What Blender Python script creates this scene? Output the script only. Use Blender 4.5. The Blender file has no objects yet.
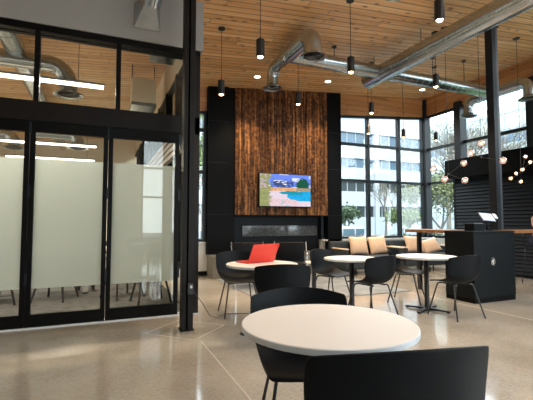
import bpy, bmesh, math, random
from mathutils import Vector, Matrix, Quaternion
random.seed(7)
PI = math.pi
SC = bpy.context.scene
COL = SC.collection

# ---------------------------------------------------------------- camera, world, exposure
EYE = 1.2
YAW, PITCH, FPX = math.radians(23.0), math.radians(3.2), 392.0
cam_data = bpy.data.cameras.new('camera')
cam_data.sensor_width = 36.0
cam_data.lens = FPX / 533.0 * 36.0
cam = bpy.data.objects.new('camera', cam_data)
COL.objects.link(cam)
cam.location = (0, 0, EYE)
cam.rotation_euler = (PI / 2 + PITCH, 0, -YAW)
cam_data.clip_end = 400
SC.camera = cam

SC.view_settings.view_transform = 'Standard'
SC.view_settings.look = 'None'
SC.view_settings.gamma = 1
SC.view_settings.use_curve_mapping = False
SC.view_settings.exposure = 1.5

world = bpy.data.worlds.new('overcast_sky')
SC.world = world
world.use_nodes = True
_bg = world.node_tree.nodes['Background']
_bg.inputs[0].default_value = (0.84, 0.93, 1.0, 1)
_bg.inputs[1].default_value = 3.2

LIGHT_GAIN = 3.5


def fill_spot(x, y, z, power, angle=120):  # unseen bare spot without a fixture, added to brighten tables and floor
    l = bpy.data.lights.new('fill_spot', 'SPOT'); l.energy = power; l.color = (1.0, .90, .80)
    l.spot_size = math.radians(angle); l.spot_blend = .8; l.shadow_soft_size = .12
    o = bpy.data.objects.new('fill_spot', l); o.location = (x, y, z); COL.objects.link(o)


for _p in ((.9, 1.2), (3.4, .9), (6.0, 1.2), (3.4, 3.0), (6.4, 3.3), (2.0, -2.5), (5.5, -2.5)):
    fill_spot(_p[0], _p[1], 3.9, 42)


def portal(loc, rot, sx, sy):
    l = bpy.data.lights.new('daylight_portal', 'AREA')
    l.shape = 'RECTANGLE'; l.size = sx; l.size_y = sy
    l.cycles.is_portal = True
    o = bpy.data.objects.new('daylight_portal', l)
    o.location = loc; o.rotation_euler = rot
    COL.objects.link(o)


portal((6.95, 8.62, 2.45), (-PI / 2, 0, 0), 3.3, 3.4)          # far glazing, light travels -Y
portal((8.72, 3.0, 3.3), (0, PI / 2, 0), 2.2, 11.0)             # right glazing
portal((4.9, -5.9, 2.6), (PI / 2, 0, 0), 6.8, 4.1)             # glazing behind the camera

# ---------------------------------------------------------------- pixel helper (a distance is always given)
CY, SY = math.cos(YAW), math.sin(YAW)


def at(px, d):
    """ground point seen at image column px and at forward distance d"""
    r = (px - 266.5) / FPX * d
    return SY * d + CY * r, CY * d - SY * r


# ---------------------------------------------------------------- mesh helpers
def box(bm, x0, x1, y0, y1, z0, z1, M=None):
    vs = [bm.verts.new((x, y, z)) for x in (x0, x1) for y in (y0, y1) for z in (z0, z1)]
    for f in ((0, 1, 3, 2), (4, 6, 7, 5), (0, 4, 5, 1), (2, 3, 7, 6), (0, 2, 6, 4), (1, 5, 7, 3)):
        bm.faces.new([vs[i] for i in f])
    if M is not None:
        for v in vs: v.co = M @ v.co
    return vs


def rbox(bm, x0, x1, y0, y1, z0, z1, r=0.01, seg=2, M=None):
    b = bmesh.new()
    box(b, x0, x1, y0, y1, z0, z1)
    bmesh.ops.bevel(b, geom=list(b.edges), offset=r, segments=seg, profile=0.5, affect='EDGES')
    me = bpy.data.meshes.new('tmp'); b.to_mesh(me); b.free()
    if M is not None: me.transform(M)
    bm.from_mesh(me); bpy.data.meshes.remove(me)


def tube(bm, pts, r, n=10, caps=True):
    pts = [Vector(p) for p in pts]
    rs = r if isinstance(r, (list, tuple)) else [r] * len(pts)
    rings = []
    t0 = (pts[1] - pts[0]).normalized()
    ref = Vector((0, 0, 1)) if abs(t0.z) < .9 else Vector((1, 0, 0))
    nrm = t0.cross(ref).normalized()
    prev = t0
    for i, p in enumerate(pts):
        if i == 0: t = t0
        elif i == len(pts) - 1: t = (pts[i] - pts[i - 1]).normalized()
        else: t = ((pts[i] - pts[i - 1]).normalized() + (pts[i + 1] - pts[i]).normalized()).normalized()
        q = prev.rotation_difference(t)
        nrm = (q @ nrm).normalized(); prev = t
        bi = t.cross(nrm).normalized()
        rings.append([bm.verts.new(p + rs[i] * (math.cos(a) * nrm + math.sin(a) * bi))
                      for a in [2 * PI * k / n for k in range(n)]])
    for a, b in zip(rings, rings[1:]):
        for k in range(n):
            bm.faces.new((a[k], a[(k + 1) % n], b[(k + 1) % n], b[k]))
    if caps:
        bm.faces.new(rings[0][::-1]); bm.faces.new(rings[-1])


def lathe(bm, prof, n=32, c=(0, 0, 0), close=True):
    rings = []
    for r, z in prof:
        rings.append([bm.verts.new((c[0] + max(r, 1e-4) * math.cos(2 * PI * k / n),
                                    c[1] + max(r, 1e-4) * math.sin(2 * PI * k / n), c[2] + z)) for k in range(n)])
    for a, b in zip(rings, rings[1:]):
        for k in range(n):
            bm.faces.new((a[k], a[(k + 1) % n], b[(k + 1) % n], b[k]))
    if close:
        bm.faces.new(rings[0][::-1]); bm.faces.new(rings[-1])


def arc(c, r, a0, a1, ax, ay, n=8):
    c = Vector(c); ax = Vector(ax); ay = Vector(ay)
    return [c + r * (math.cos(a0 + (a1 - a0) * i / n) * ax + math.sin(a0 + (a1 - a0) * i / n) * ay) for i in range(n + 1)]


def obj(name, bm, mat, parent=None, smooth=None, bevel=0):
    bmesh.ops.recalc_face_normals(bm, faces=bm.faces)
    me = bpy.data.meshes.new(name)
    bm.to_mesh(me); bm.free()
    if mat: me.materials.append(mat)
    o = bpy.data.objects.new(name, me)
    COL.objects.link(o)
    if parent: o.parent = parent
    if smooth:
        me.shade_smooth()
        if smooth is not True: me.set_sharp_from_angle(angle=math.radians(smooth))
    if bevel:
        m = o.modifiers.new('bevel', 'BEVEL'); m.width = bevel; m.segments = 2; m.limit_method = 'ANGLE'
    return o


def B(*boxes):
    bm = bmesh.new()
    for b in boxes: box(bm, *b)
    return bm


def thing(name, label, cat, loc=(0, 0, 0), rz=0.0, group=None):
    o = bpy.data.objects.new(name, None); COL.objects.link(o)
    o.empty_display_size = .1
    o.location = loc; o.rotation_euler = (0, 0, rz)
    o['label'] = label; o['category'] = cat
    if group: o['group'] = group
    return o


def tag(o, label, cat, group=None):
    o['label'] = label; o['category'] = cat
    if group: o['group'] = group
    return o


def struct(name, bm=None, mat=None, **k):
    if bm is None:
        o = bpy.data.objects.new(name, None); COL.objects.link(o)
    else:
        o = obj(name, bm, mat, **k)
    o['kind'] = 'structure'
    return o


def dup(root, loc, rz, label, group=None):
    r = root.copy(); COL.objects.link(r); r.location = loc; r.rotation_euler = (0, 0, rz)
    r['label'] = label
    if group: r['group'] = group
    for ch in list(root.children):
        c = ch.copy(); COL.objects.link(c); c.parent = r
        for g in ch.children:
            d = g.copy(); COL.objects.link(d); d.parent = c
    return r


# ---------------------------------------------------------------- materials
def mat(name, color, rough=.5, metal=0.0, spec=.5, noise=0.0, nscale=8.0, bump=0.0, bscale=60.0, coat=0.0, emis=None, estr=0):
    m = bpy.data.materials.new(name); m.use_nodes = True
    nt = m.node_tree; N = nt.nodes; L = nt.links
    p = N['Principled BSDF']
    p.inputs['Roughness'].default_value = rough
    p.inputs['Metallic'].default_value = metal
    p.inputs['Specular IOR Level'].default_value = spec
    p.inputs['Coat Weight'].default_value = coat
    c = (*color, 1)
    p.inputs['Base Color'].default_value = c
    tc = N.new('ShaderNodeTexCoord')
    nz = N.new('ShaderNodeTexNoise'); nz.inputs['Scale'].default_value = nscale; nz.inputs['Detail'].default_value = 4
    L.new(tc.outputs['Object'], nz.inputs['Vector'])
    mx = N.new('ShaderNodeMix'); mx.data_type = 'RGBA'
    k = noise
    mx.inputs['A'].default_value = tuple(max(0, x * (1 - k)) for x in color) + (1,)
    mx.inputs['B'].default_value = tuple(min(1, x * (1 + k)) for x in color) + (1,)
    L.new(nz.outputs['Fac'], mx.inputs['Factor'])
    L.new(mx.outputs['Result'], p.inputs['Base Color'])
    if bump:
        nb = N.new('ShaderNodeTexNoise'); nb.inputs['Scale'].default_value = bscale
        L.new(tc.outputs['Object'], nb.inputs['Vector'])
        b = N.new('ShaderNodeBump'); b.inputs['Strength'].default_value = bump; b.inputs['Distance'].default_value = .01
        L.new(nb.outputs['Fac'], b.inputs['Height']); L.new(b.outputs['Normal'], p.inputs['Normal'])
    if emis:
        p.inputs['Emission Color'].default_value = (*emis, 1); p.inputs['Emission Strength'].default_value = estr
    return m


def ramp(N, stops):
    r = N.new('ShaderNodeValToRGB')
    e = r.color_ramp.elements
    while len(e) < len(stops): e.new(.5)
    for i, (p, c) in enumerate(stops):
        e[i].position = p; e[i].color = (*c, 1) if len(c) == 3 else c
    return r


def math_node(N, L, op, a, b=None):
    n = N.new('ShaderNodeMath'); n.operation = op
    for i, v in enumerate((a, b)):
        if v is None: continue
        if isinstance(v, (int, float)): n.inputs[i].default_value = v
        else: L.new(v, n.inputs[i])
    return n.outputs[0]


def board_mat(name, across, along, width, length, cols, knot=(.05, .02, .01), rough=.45, knot_amt=.8, gap=.06, grain=1.0, knot_size=.1, spec=.5, speck=0.0, tone=.62):
    """planks: across/along are axis indices"""
    m = bpy.data.materials.new(name); m.use_nodes = True
    nt = m.node_tree; N = nt.nodes; L = nt.links
    p = N['Principled BSDF']; p.inputs['Roughness'].default_value = rough
    p.inputs['Specular IOR Level'].default_value = spec
    tc = N.new('ShaderNodeTexCoord'); sp = N.new('ShaderNodeSeparateXYZ')
    L.new(tc.outputs['Object'], sp.inputs[0])
    a = math_node(N, L, 'DIVIDE', sp.outputs[across], width)
    row = math_node(N, L, 'FLOOR', a)
    fr = math_node(N, L, 'FRACT', a)
    wn = N.new('ShaderNodeTexWhiteNoise'); wn.noise_dimensions = '1D'; L.new(row, wn.inputs['W'])
    off = math_node(N, L, 'MULTIPLY', wn.outputs['Value'], 7.3)
    b = math_node(N, L, 'ADD', math_node(N, L, 'DIVIDE', sp.outputs[along], length), off)
    cell = math_node(N, L, 'FLOOR', b)
    frl = math_node(N, L, 'FRACT', b)
    cv = N.new('ShaderNodeCombineXYZ'); L.new(row, cv.inputs[0]); L.new(cell, cv.inputs[1])
    w2 = N.new('ShaderNodeTexWhiteNoise'); w2.noise_dimensions = '3D'; L.new(cv.outputs[0], w2.inputs['Vector'])
    # grain, stretched along the board
    gv = N.new('ShaderNodeCombineXYZ')
    L.new(math_node(N, L, 'MULTIPLY', sp.outputs[along], 1.2), gv.inputs[0])
    L.new(math_node(N, L, 'MULTIPLY', sp.outputs[across], 26.0), gv.inputs[1])
    L.new(math_node(N, L, 'MULTIPLY', w2.outputs['Value'], 9.0), gv.inputs[2])
    gn = N.new('ShaderNodeTexNoise'); gn.inputs['Scale'].default_value = 1.0; gn.inputs['Detail'].default_value = 5
    L.new(gv.outputs[0], gn.inputs['Vector'])
    t = math_node(N, L, 'ADD', math_node(N, L, 'MULTIPLY', w2.outputs['Value'], tone),
                  math_node(N, L, 'MULTIPLY', math_node(N, L, 'SUBTRACT', gn.outputs['Fac'], .3), grain))
    if speck:
        sn = N.new('ShaderNodeTexNoise'); sn.inputs['Scale'].default_value = 17; sn.inputs['Detail'].default_value = 3
        L.new(tc.outputs['Object'], sn.inputs['Vector'])
        t = math_node(N, L, 'ADD', t, math_node(N, L, 'MULTIPLY', math_node(N, L, 'SUBTRACT', sn.outputs['Fac'], .45), speck))
    n = len(cols)
    rp = ramp(N, [(i / (n - 1), c) for i, c in enumerate(cols)])
    L.new(t, rp.inputs['Fac'])
    # knots
    kv = N.new('ShaderNodeCombineXYZ')
    L.new(math_node(N, L, 'MULTIPLY', sp.outputs[along], 3.2), kv.inputs[0])
    L.new(math_node(N, L, 'MULTIPLY', sp.outputs[across], 9.0), kv.inputs[1])
    vo = N.new('ShaderNodeTexVoronoi'); vo.inputs['Scale'].default_value = 1.0
    L.new(kv.outputs[0], vo.inputs['Vector'])
    kn = N.new('ShaderNodeMapRange'); kn.inputs['From Min'].default_value = knot_size; kn.inputs['From Max'].default_value = knot_size * 2.2
    kn.inputs['To Min'].default_value = knot_amt; kn.inputs['To Max'].default_value = 0
    L.new(vo.outputs['Distance'], kn.inputs['Value'])
    m1 = N.new('ShaderNodeMix'); m1.data_type = 'RGBA'
    L.new(kn.outputs[0], m1.inputs['Factor']); L.new(rp.outputs[0], m1.inputs['A']); m1.inputs['B'].default_value = (*knot, 1)
    # gaps
    g1 = math_node(N, L, 'LESS_THAN', fr, gap)
    g2 = math_node(N, L, 'LESS_THAN', frl, .004 / 1.0)
    g = math_node(N, L, 'MULTIPLY', math_node(N, L, 'MAXIMUM', g1, g2), .75)
    m2 = N.new('ShaderNodeMix'); m2.data_type = 'RGBA'
    L.new(g, m2.inputs['Factor']); L.new(m1.outputs['Result'], m2.inputs['A'])
    m2.inputs['B'].default_value = tuple(x * .25 for x in cols[0]) + (1,)
    L.new(m2.outputs['Result'], p.inputs['Base Color'])
    return m


def glass_mat(name, tint=(1, 1, 1), refl=.08):
    m = bpy.data.materials.new(name); m.use_nodes = True
    nt = m.node_tree; N = nt.nodes; L = nt.links
    N.remove(N['Principled BSDF'])
    tr = N.new('ShaderNodeBsdfTransparent'); tr.inputs[0].default_value = (*tint, 1)
    gl = N.new('ShaderNodeBsdfGlossy'); gl.inputs['Roughness'].default_value = .01
    lw = N.new('ShaderNodeLayerWeight'); lw.inputs[0].default_value = .5
    k = math_node(N, L, 'ADD', math_node(N, L, 'MULTIPLY', math_node(N, L, 'POWER', lw.outputs['Facing'], 5.0), .9), refl / 2)
    mx = N.new('ShaderNodeMixShader')
    L.new(k, mx.inputs[0]); L.new(tr.outputs[0], mx.inputs[1]); L.new(gl.outputs[0], mx.inputs[2])
    L.new(mx.outputs[0], N['Material Output'].inputs[0])
    return m


def frost_mat():
    m = bpy.data.materials.new('frosted_film'); m.use_nodes = True
    nt = m.node_tree; N = nt.nodes; L = nt.links
    N.remove(N['Principled BSDF'])
    tl = N.new('ShaderNodeBsdfTranslucent'); tl.inputs[0].default_value = (.76, .80, .78, 1)
    df = N.new('ShaderNodeBsdfDiffuse'); df.inputs[0].default_value = (.62, .66, .64, 1)
    gl = N.new('ShaderNodeBsdfGlossy'); gl.inputs['Roughness'].default_value = .3; gl.inputs[0].default_value = (.9, .9, .9, 1)
    tc = N.new('ShaderNodeTexCoord'); nz = N.new('ShaderNodeTexNoise'); nz.inputs['Scale'].default_value = 300
    L.new(tc.outputs['Object'], nz.inputs['Vector'])
    a = N.new('ShaderNodeMixShader'); L.new(math_node(N, L, 'MULTIPLY', nz.outputs['Fac'], .7), a.inputs[0])
    L.new(tl.outputs[0], a.inputs[1]); L.new(df.outputs[0], a.inputs[2])
    b = N.new('ShaderNodeMixShader'); b.inputs[0].default_value = .02
    L.new(a.outputs[0], b.inputs[1]); L.new(gl.outputs[0], b.inputs[2])
    L.new(b.outputs[0], N['Material Output'].inputs[0])
    return m


def floor_mat():
    m = bpy.data.materials.new('polished_concrete'); m.use_nodes = True
    nt = m.node_tree; N = nt.nodes; L = nt.links
    p = N['Principled BSDF']
    p.inputs['Specular IOR Level'].default_value = .75
    tc = N.new('ShaderNodeTexCoord')
    n1 = N.new('ShaderNodeTexNoise'); n1.inputs['Scale'].default_value = 1.1; n1.inputs['Detail'].default_value = 6
    n2 = N.new('ShaderNodeTexVoronoi'); n2.inputs['Scale'].default_value = 80
    L.new(tc.outputs['Object'], n1.inputs['Vector']); L.new(tc.outputs['Object'], n2.inputs['Vector'])
    r1 = ramp(N, [(.3, (.30, .27, .225)), (.5, (.38, .345, .295)), (.72, (.46, .425, .375))])
    L.new(n1.outputs['Fac'], r1.inputs['Fac'])
    r2 = ramp(N, [(0, (.62, .60, .58)), (.25, (.85, .84, .82)), (.75, (1.0, 1.0, 1.0)), (1, (1.25, 1.22, 1.18))])
    sep = N.new('ShaderNodeSeparateColor'); L.new(n2.outputs['Color'], sep.inputs[0])
    L.new(sep.outputs[0], r2.inputs['Fac'])
    mx = N.new('ShaderNodeMix'); mx.data_type = 'RGBA'; mx.blend_type = 'MULTIPLY'; mx.inputs['Factor'].default_value = .45
    L.new(r1.outputs[0], mx.inputs['A']); L.new(r2.outputs[0], mx.inputs['B'])
    L.new(mx.outputs['Result'], p.inputs['Base Color'])
    rr = N.new('ShaderNodeMapRange'); rr.inputs['To Min'].default_value = .05; rr.inputs['To Max'].default_value = .16
    L.new(n1.outputs['Fac'], rr.inputs['Value']); L.new(rr.outputs[0], p.inputs['Roughness'])
    return m


def emit(name, color, s):
    m = bpy.data.materials.new(name); m.use_nodes = True
    N = m.node_tree.nodes; L = m.node_tree.links
    N.remove(N['Principled BSDF'])
    e = N.new('ShaderNodeEmission'); e.inputs[0].default_value = (*color, 1); e.inputs[1].default_value = s
    L.new(e.outputs[0], N['Material Output'].inputs[0])
    return m


M = {}
M['floor'] = floor_mat()
M['joint'] = mat('joint_filler', (.50, .455, .39), .5)
M['ceil'] = board_mat('pine_ceiling_boards', 1, 0, .135, 2.6,
                      [(.46, .21, .08), (.70, .38, .165), (.80, .48, .235), (.90, .62, .34)], knot=(.12, .04, .014), knot_amt=.75, rough=.42, knot_size=.10, gap=.13, grain=1.4)
M['fascia'] = board_mat('pine_fascia_boards', 2, 0, .14, 2.4,
                        [(.40, .17, .06), (.50, .23, .085), (.60, .31, .125)], knot=(.10, .04, .018), rough=.45, knot_size=.08)
M['fascia_r'] = board_mat('pine_fascia_boards_side', 2, 1, .14, 2.4,
                          [(.40, .17, .06), (.50, .23, .085), (.60, .31, .125)], knot=(.10, .04, .018), rough=.45, knot_size=.08)
M['barnwood'] = board_mat('reclaimed_wood', 0, 2, .075, 5.0,
                          [(.013, .005, .002), (.058, .022, .008), (.17, .068, .022), (.40, .18, .06)], knot=(.02, .008, .004), rough=.6, gap=.10, grain=1.7, speck=1.1, tone=.34, knot_amt=.8, spec=.15, knot_size=.16)
M['black'] = mat('black_steel', (.005, .005, .0055), .5, 0, .2, .2)
M['blackfr'] = mat('black_frame', (.003, .0025, .0022), .5, 0, .12, .15)
M['bronze'] = mat('dark_bronze', (.010, .0065, .005), .5, .0, .18, .2)
M['greyfr'] = mat('grey_black_frame', (.011, .015, .020), .45, 0, .25, .2)
M['column'] = mat('painted_column', (.013, .017, .023), .45, 0, .25, .2)
M['slate'] = mat('black_panel', (.0025, .0025, .003), .6, 0, .10, .2)
M['surround'] = mat('charcoal_surround', (.005, .0065, .009), .5, 0, .15, .2)
M['siding'] = mat('black_siding', (.003, .005, .008), .5, 0, .2, .2)
M['cabinet'] = mat('charcoal_laminate', (.004, .0058, .0072), .5, 0, .15, .15)
M['white'] = mat('white_paint', (.62, .60, .56), .7, 0, .3, .04)
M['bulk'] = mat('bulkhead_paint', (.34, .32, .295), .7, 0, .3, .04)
M['cream'] = mat('cream_paint', (.74, .66, .52), .7, 0, .3, .05)
M['hearth'] = mat('cast_concrete', (.17, .15, .12), .55, 0, .4, .25, 4, .2, 30)
M['plastic'] = mat('black_plastic', (.0035, .0045, .006), .5, 0, .14, .12, bump=.05, bscale=300)
M['legblk'] = mat('black_powder_coat', (.012, .012, .013), .4)
M['legbrn'] = mat('bronze_powder_coat', (.045, .025, .018), .35, .3)
M['laminate'] = mat('white_laminate', (.82, .77, .72), .42, 0, .4, .02)
M['edge'] = mat('white_edge', (.62, .66, .70), .4, 0, .5, .02)
M['chrome'] = mat('polished_metal', (.7, .72, .75), .18, 1.0)
M['duct'] = mat('galvanised_steel', (.46, .51, .54), .22, .95, .5, .25, 22)
M['ductin'] = mat('duct_interior', (.10, .11, .12), .6, .3)
M['pend'] = mat('pendant_black', (.014, .012, .012), .45)
M['cord'] = mat('black_cord', (.02, .018, .018), .6)
M['bulb'] = emit('warm_bulb', (1.0, .62, .32), 14)
M['can'] = emit('downlight', (1.0, .78, .52), 9)
M['tube'] = emit('white_tube', (1.0, .90, .76), 3)
M['globebulb'] = emit('globe_filament', (1.0, .62, .42), 4)
M['amber'] = emit('amber_filament', (1.0, .60, .22), 7)
M['glass'] = glass_mat('clear_glass', (.96, .985, .98))
M['glassin'] = glass_mat('partition_glass', (.93, .93, .90))
M['frost'] = frost_mat()
M['fireglass'] = mat('dark_fire_glass', (.075, .08, .08), .08, 0, .9, .9, 18)  # grey mottle puts reflections into the glass colour
M['red'] = mat('red_shell', (.62, .03, .018), .35, 0, .5, .05)
M['grey'] = mat('grey_plastic', (.25, .26, .28), .4)
M['leather'] = mat('dark_leather', (.003, .004, .006), .5, 0, .12, .2, 12, .1, 80)
M['greyfab'] = mat('grey_upholstery', (.04, .05, .06), .8, 0, .3, .2, 14, .2, 200)
M['tan'] = mat('tan_leather', (.80, .57, .41), .6, 0, .3, .15, 9, .25, 24)
M['rug'] = mat('grey_rug', (.22, .235, .25), .75, 0, .2, .55, 3.5, .3, 160)
M['barwood'] = board_mat('bar_wood', 1, 0, .12, 1.8, [(.20, .09, .035), (.30, .14, .055), (.38, .19, .08)], rough=.35)
M['screenwhite'] = emit('terminal_screen', (.55, .68, .9), .8)
M['skin'] = mat('skin', (.55, .31, .22), .5, 0, .4, .08)
M['shirt'] = mat('maroon_cloth', (.16, .02, .03), .8, 0, .2, .2, 20)
M['trousers'] = mat('dark_denim', (.03, .04, .07), .8)
M['hair'] = mat('dark_hair', (.03, .018, .012), .5)
M['pipe'] = mat('carpet_tile', (.11, .108, .105), .85, 0, .2, .7, 9)
M['wallplate'] = mat('dark_box', (.02, .02, .022), .5)
M['conc_out'] = mat('asphalt', (.12, .125, .13), .9, 0, .2, .3, 2)
M['grass'] = mat('lawn', (.05, .075, .03), .9, 0, .2, .4, 1.5)
M['bwhite'] = mat('pale_precast', (.27, .295, .32), .8, 0, .2, .05, .4)
M['bglass'] = mat('office_glass', (.05, .085, .12), .3, 0, .5, .5, .25)
M['bglassd'] = mat('office_glass_dark', (.018, .026, .026), .3, 0, .5, .6, .3)
M['bpale'] = mat('pale_green_curtain_wall', (.27, .33, .34), .35, 0, .5, .15, .2)
M['leafa'] = mat('spring_leaves', (.10, .14, .05), .7, 0, .3, .45, 3)
M['leafb'] = mat('dark_leaves', (.045, .07, .035), .7, 0, .3, .4, 3)
M['leafc'] = mat('pale_buds', (.20, .20, .14), .7, 0, .3, .3, 3)
M['leafd'] = mat('olive_leaves', (.105, .12, .05), .7, 0, .3, .5, 3)
M['bark'] = mat('pale_bark', (.12, .11, .095), .85, 0, .2, .3, 6)
M['carw'] = mat('white_car_paint', (.25, .26, .27), .25, 0, .6, .03, coat=.5)
M['carg'] = mat('car_glass', (.05, .09, .12), .1, 0, .8)
M['tyre'] = mat('tyre', (.02, .02, .02), .8)

# ---------------------------------------------------------------- the room
YW, XW = 8.7, 8.78            # far facade, right facade
YP = 5.2                      # glazed partition on the left
XE = 1.21                     # its end


def zc(x, y=6):
    z = 4.1 + .083 * x
    if y < 4.84: z += .13 * (4.84 - y)
    return z


XL, YB = -4.6, -6.0
struct('floor', B((XL, XW + .1, YB, YW + .1, -.1, 0), (XL, 1.15, YW + .1, 14.9, -.1, 0)), M['floor'])
# control joints in the slab
bm = bmesh.new()
jw = .006


def seg(bm, a, b, w=jw, z=.0015):
    a = Vector((*a, z)); b = Vector((*b, z)); d = (b - a).normalized(); n = Vector((-d.y, d.x, 0)) * w
    bm.faces.new([bm.verts.new(p) for p in (a - n, b - n, b + n, a + n)])


CX, CYc = .915, 4.46
seg(bm, (.965, -3), (.965, 3.95))
dm = .44
seg(bm, (CX - dm, CYc), (CX, CYc - dm)); seg(bm, (CX, CYc - dm), (CX + dm, CYc))
seg(bm, (CX + dm, CYc), (CX, CYc + dm)); seg(bm, (CX, CYc + dm), (CX - dm, CYc))
seg(bm, (4.9, -3), (4.9, 8.0))
struct('trim_1', bm, M['joint'])

# sloped pine ceiling, far pitch then near pitch
bm = bmesh.new()
ys = [YB, 4.84, YW + .1]
for y0, y1 in zip(ys, ys[1:]):
    vs = []
    for (x, y) in ((XL, y0), (XW + .1, y0), (XW + .1, y1), (XL, y1)):
        vs.append((x, y, 4.1 + .083 * x + (.13 * (4.84 - y) if y < 4.84 else 0)))
    lo = [bm.verts.new(v) for v in vs]; hi = [bm.verts.new((v[0], v[1], v[2] + .12)) for v in vs]
    bm.faces.new(lo); bm.faces.new(hi)
    for k in range(4): bm.faces.new((lo[k], lo[(k + 1) % 4], hi[(k + 1) % 4], hi[k]))
vs = [(XL, YW + .1), (1.3, YW + .1), (1.3, 14.9), (XL, 14.9)]
lo = [bm.verts.new((x, y, 4.1 + .083 * x)) for x, y in vs]; hi = [bm.verts.new((x, y, 4.22 + .083 * x)) for x, y in vs]
bm.faces.new(lo); bm.faces.new(hi)
for k in range(4): bm.faces.new((lo[k], lo[(k + 1) % 4], hi[(k + 1) % 4], hi[k]))
struct('ceiling', bm, M['ceil'])


def sloped(bm, x0, x1, y0, y1, z0, f0, f1=None, top=True):
    """a wall whose top (or bottom) follows a slope along x"""
    f1 = f0 if f1 is None else f1
    pts = []
    for x, f in ((x0, f0), (x1, f1)):
        for y in (y0, y1):
            pts.append((x, y, z0 if not callable(z0) else z0(x))); pts.append((x, y, f(x)))
    v = [bm.verts.new(p) for p in pts]
    for f in ((0, 1, 3, 2), (4, 6, 7, 5), (0, 4, 5, 1), (2, 3, 7, 6), (0, 2, 6, 4), (1, 5, 7, 3)):
        bm.faces.new([v[i] for i in f])


cz = lambda x: 4.1 + .083 * x + .02
hz = lambda x: 3.555 + .083 * x            # window head follows the roof

# ---- far facade (wall_north)
bm = bmesh.new()
for x0, x1 in ((XE, 2.3), (5.2, XW)):
    box(bm, x0, x1, YW, YW + .16, 0, .72)
struct('wall_far', bm, M['white'])
bm = bmesh.new()
sloped(bm, XE, 2.3, YW - .02, YW + .14, hz, cz); sloped(bm, 5.2, XW, YW - .02, YW + .14, hz, cz)
struct('trim_2', bm, M['fascia'])                       # wood fascia over the far glazing
struct('trim_3', B((XE, 2.24, YW - .06, YW + .16, .72, .745), (5.2, XW, YW - .14, YW + .16, .72, .755)), M['white'])
struct('baseboard_far', B((XE, 2.24, YW - .02, YW, 0, .10), (5.2, XW, YW - .02, YW, 0, .10)), M['blackfr'])


def xat(px, Y):
    t = (px - 266.5) / FPX
    return (SY + CY * t) / (CY - SY * t) * Y


def yat(px, X):
    t = (px - 266.5) / FPX
    return (CY - SY * t) / (SY + CY * t) * X


wn_ = [0]


def next_window():
    wn_[0] += 1
    return 'window_%d' % wn_[0]


def fac_window(x0, x1, mull, trans, mw=.035):
    """window in the far facade between x0 and x1"""
    root = struct(next_window())
    bm = bmesh.new()
    sill = .755
    for x in [x0 + mw] + mull + [x1 - mw]:
        sloped(bm, x - mw, x + mw, YW - .02, YW + .10, sill, hz)
    for z in trans: box(bm, x0, x1, YW, YW + .09, z - .035, z + .035)
    box(bm, x0, x1, YW - .01, YW + .1, sill, sill + .06)
    sloped(bm, x0, x1, YW - .01, YW + .1, lambda x: hz(x) - .06, hz)
    obj('window_frame', bm, M['greyfr'], root)
    bm = bmesh.new()
    sloped(bm, x0, x1, YW + .04, YW + .046, sill, hz)
    obj('pane', bm, M['glass'], root)


fac_window(XE + .02, 2.36, [xat(204.5, YW)], [2.33, 3.30])
fac_window(5.2, XW - .06, [xat(369.2, YW), xat(400.3, YW)], [2.31, 3.29])

# ---- right facade (wall_right)
HR = 4.30
struct('wall_right', B((XW, XW + .16, YB, YW + .1, 0, .75)), M['white'])
struct('trim_4', B((XW - .02, XW + .14, YB, YW + .1, HR, cz(XW) + .0)), M['fascia_r'])
struct('trim_5', B((XW - .11, XW + .12, YW - .09, YW + .12, 0, 4.78)), M['greyfr'], bevel=.01)     # corner post
posts = [yat(462.5, XW), yat(537, XW), 3.4, 1.0, -1.4, -3.8]
prev = YW - .09
for i, yp in enumerate(posts):
    root = struct(next_window())
    y1, y0 = prev, yp
    bm = bmesh.new()
    for z in (2.31, 3.31): box(bm, XW, XW + .09, y0, y1, z - .035, z + .035)
    box(bm, XW, XW + .1, y0, y1, .75, .82); box(bm, XW, XW + .1, y0, y1, HR - .06, HR)
    obj('window_frame', bm, M['greyfr'], root)
    obj('pane', B((XW + .04, XW + .046, y0, y1, .75, HR)), M['glass'], root)
    w = .10 if i == 0 else .09
    obj('post', B((XW - .12, XW + .12, yp - w, yp + w, .0, HR + .1)), M['greyfr'], root)
    prev = yp
root = struct(next_window())
obj('window_frame', B((XW, XW + .1, YB, prev, HR - .06, HR), (XW, XW + .09, YB, prev, 3.27, 3.35)), M['greyfr'], root)
obj('pane', B((XW + .04, XW + .046, YB, prev, .75, HR)), M['glass'], root)

# ---- walls out of view: left end and behind the camera
bm = bmesh.new(); box(bm, XL - .12, XL, YB, 14.9, 0, 5.4)
struct('wall_left', bm, M['white'])
bm = bmesh.new()
box(bm, XL, XW, YB - .14, YB, 0, .5); box(bm, XL, XW, YB - .14, YB, 4.7, 6.5); box(bm, XL, 1.5, YB - .14, YB, .5, 4.7); box(bm, 8.3, XW, YB - .14, YB, .5, 4.7)
struct('wall_behind', bm, M['white'])
root = struct(next_window())
bm = bmesh.new()
for x in (1.54, 3.2, 4.9, 6.6, 8.26): box(bm, x - .04, x + .04, YB - .1, YB, .5, 4.7)
for z in (.54, 2.2, 3.4, 4.66): box(bm, 1.5, 8.3, YB - .1, YB, z - .035, z + .035)
obj('window_frame', bm, M['greyfr'], root)
obj('pane', B((1.5, 8.3, YB - .06, YB - .054, .5, 4.7)), M['glass'], root)

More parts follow.
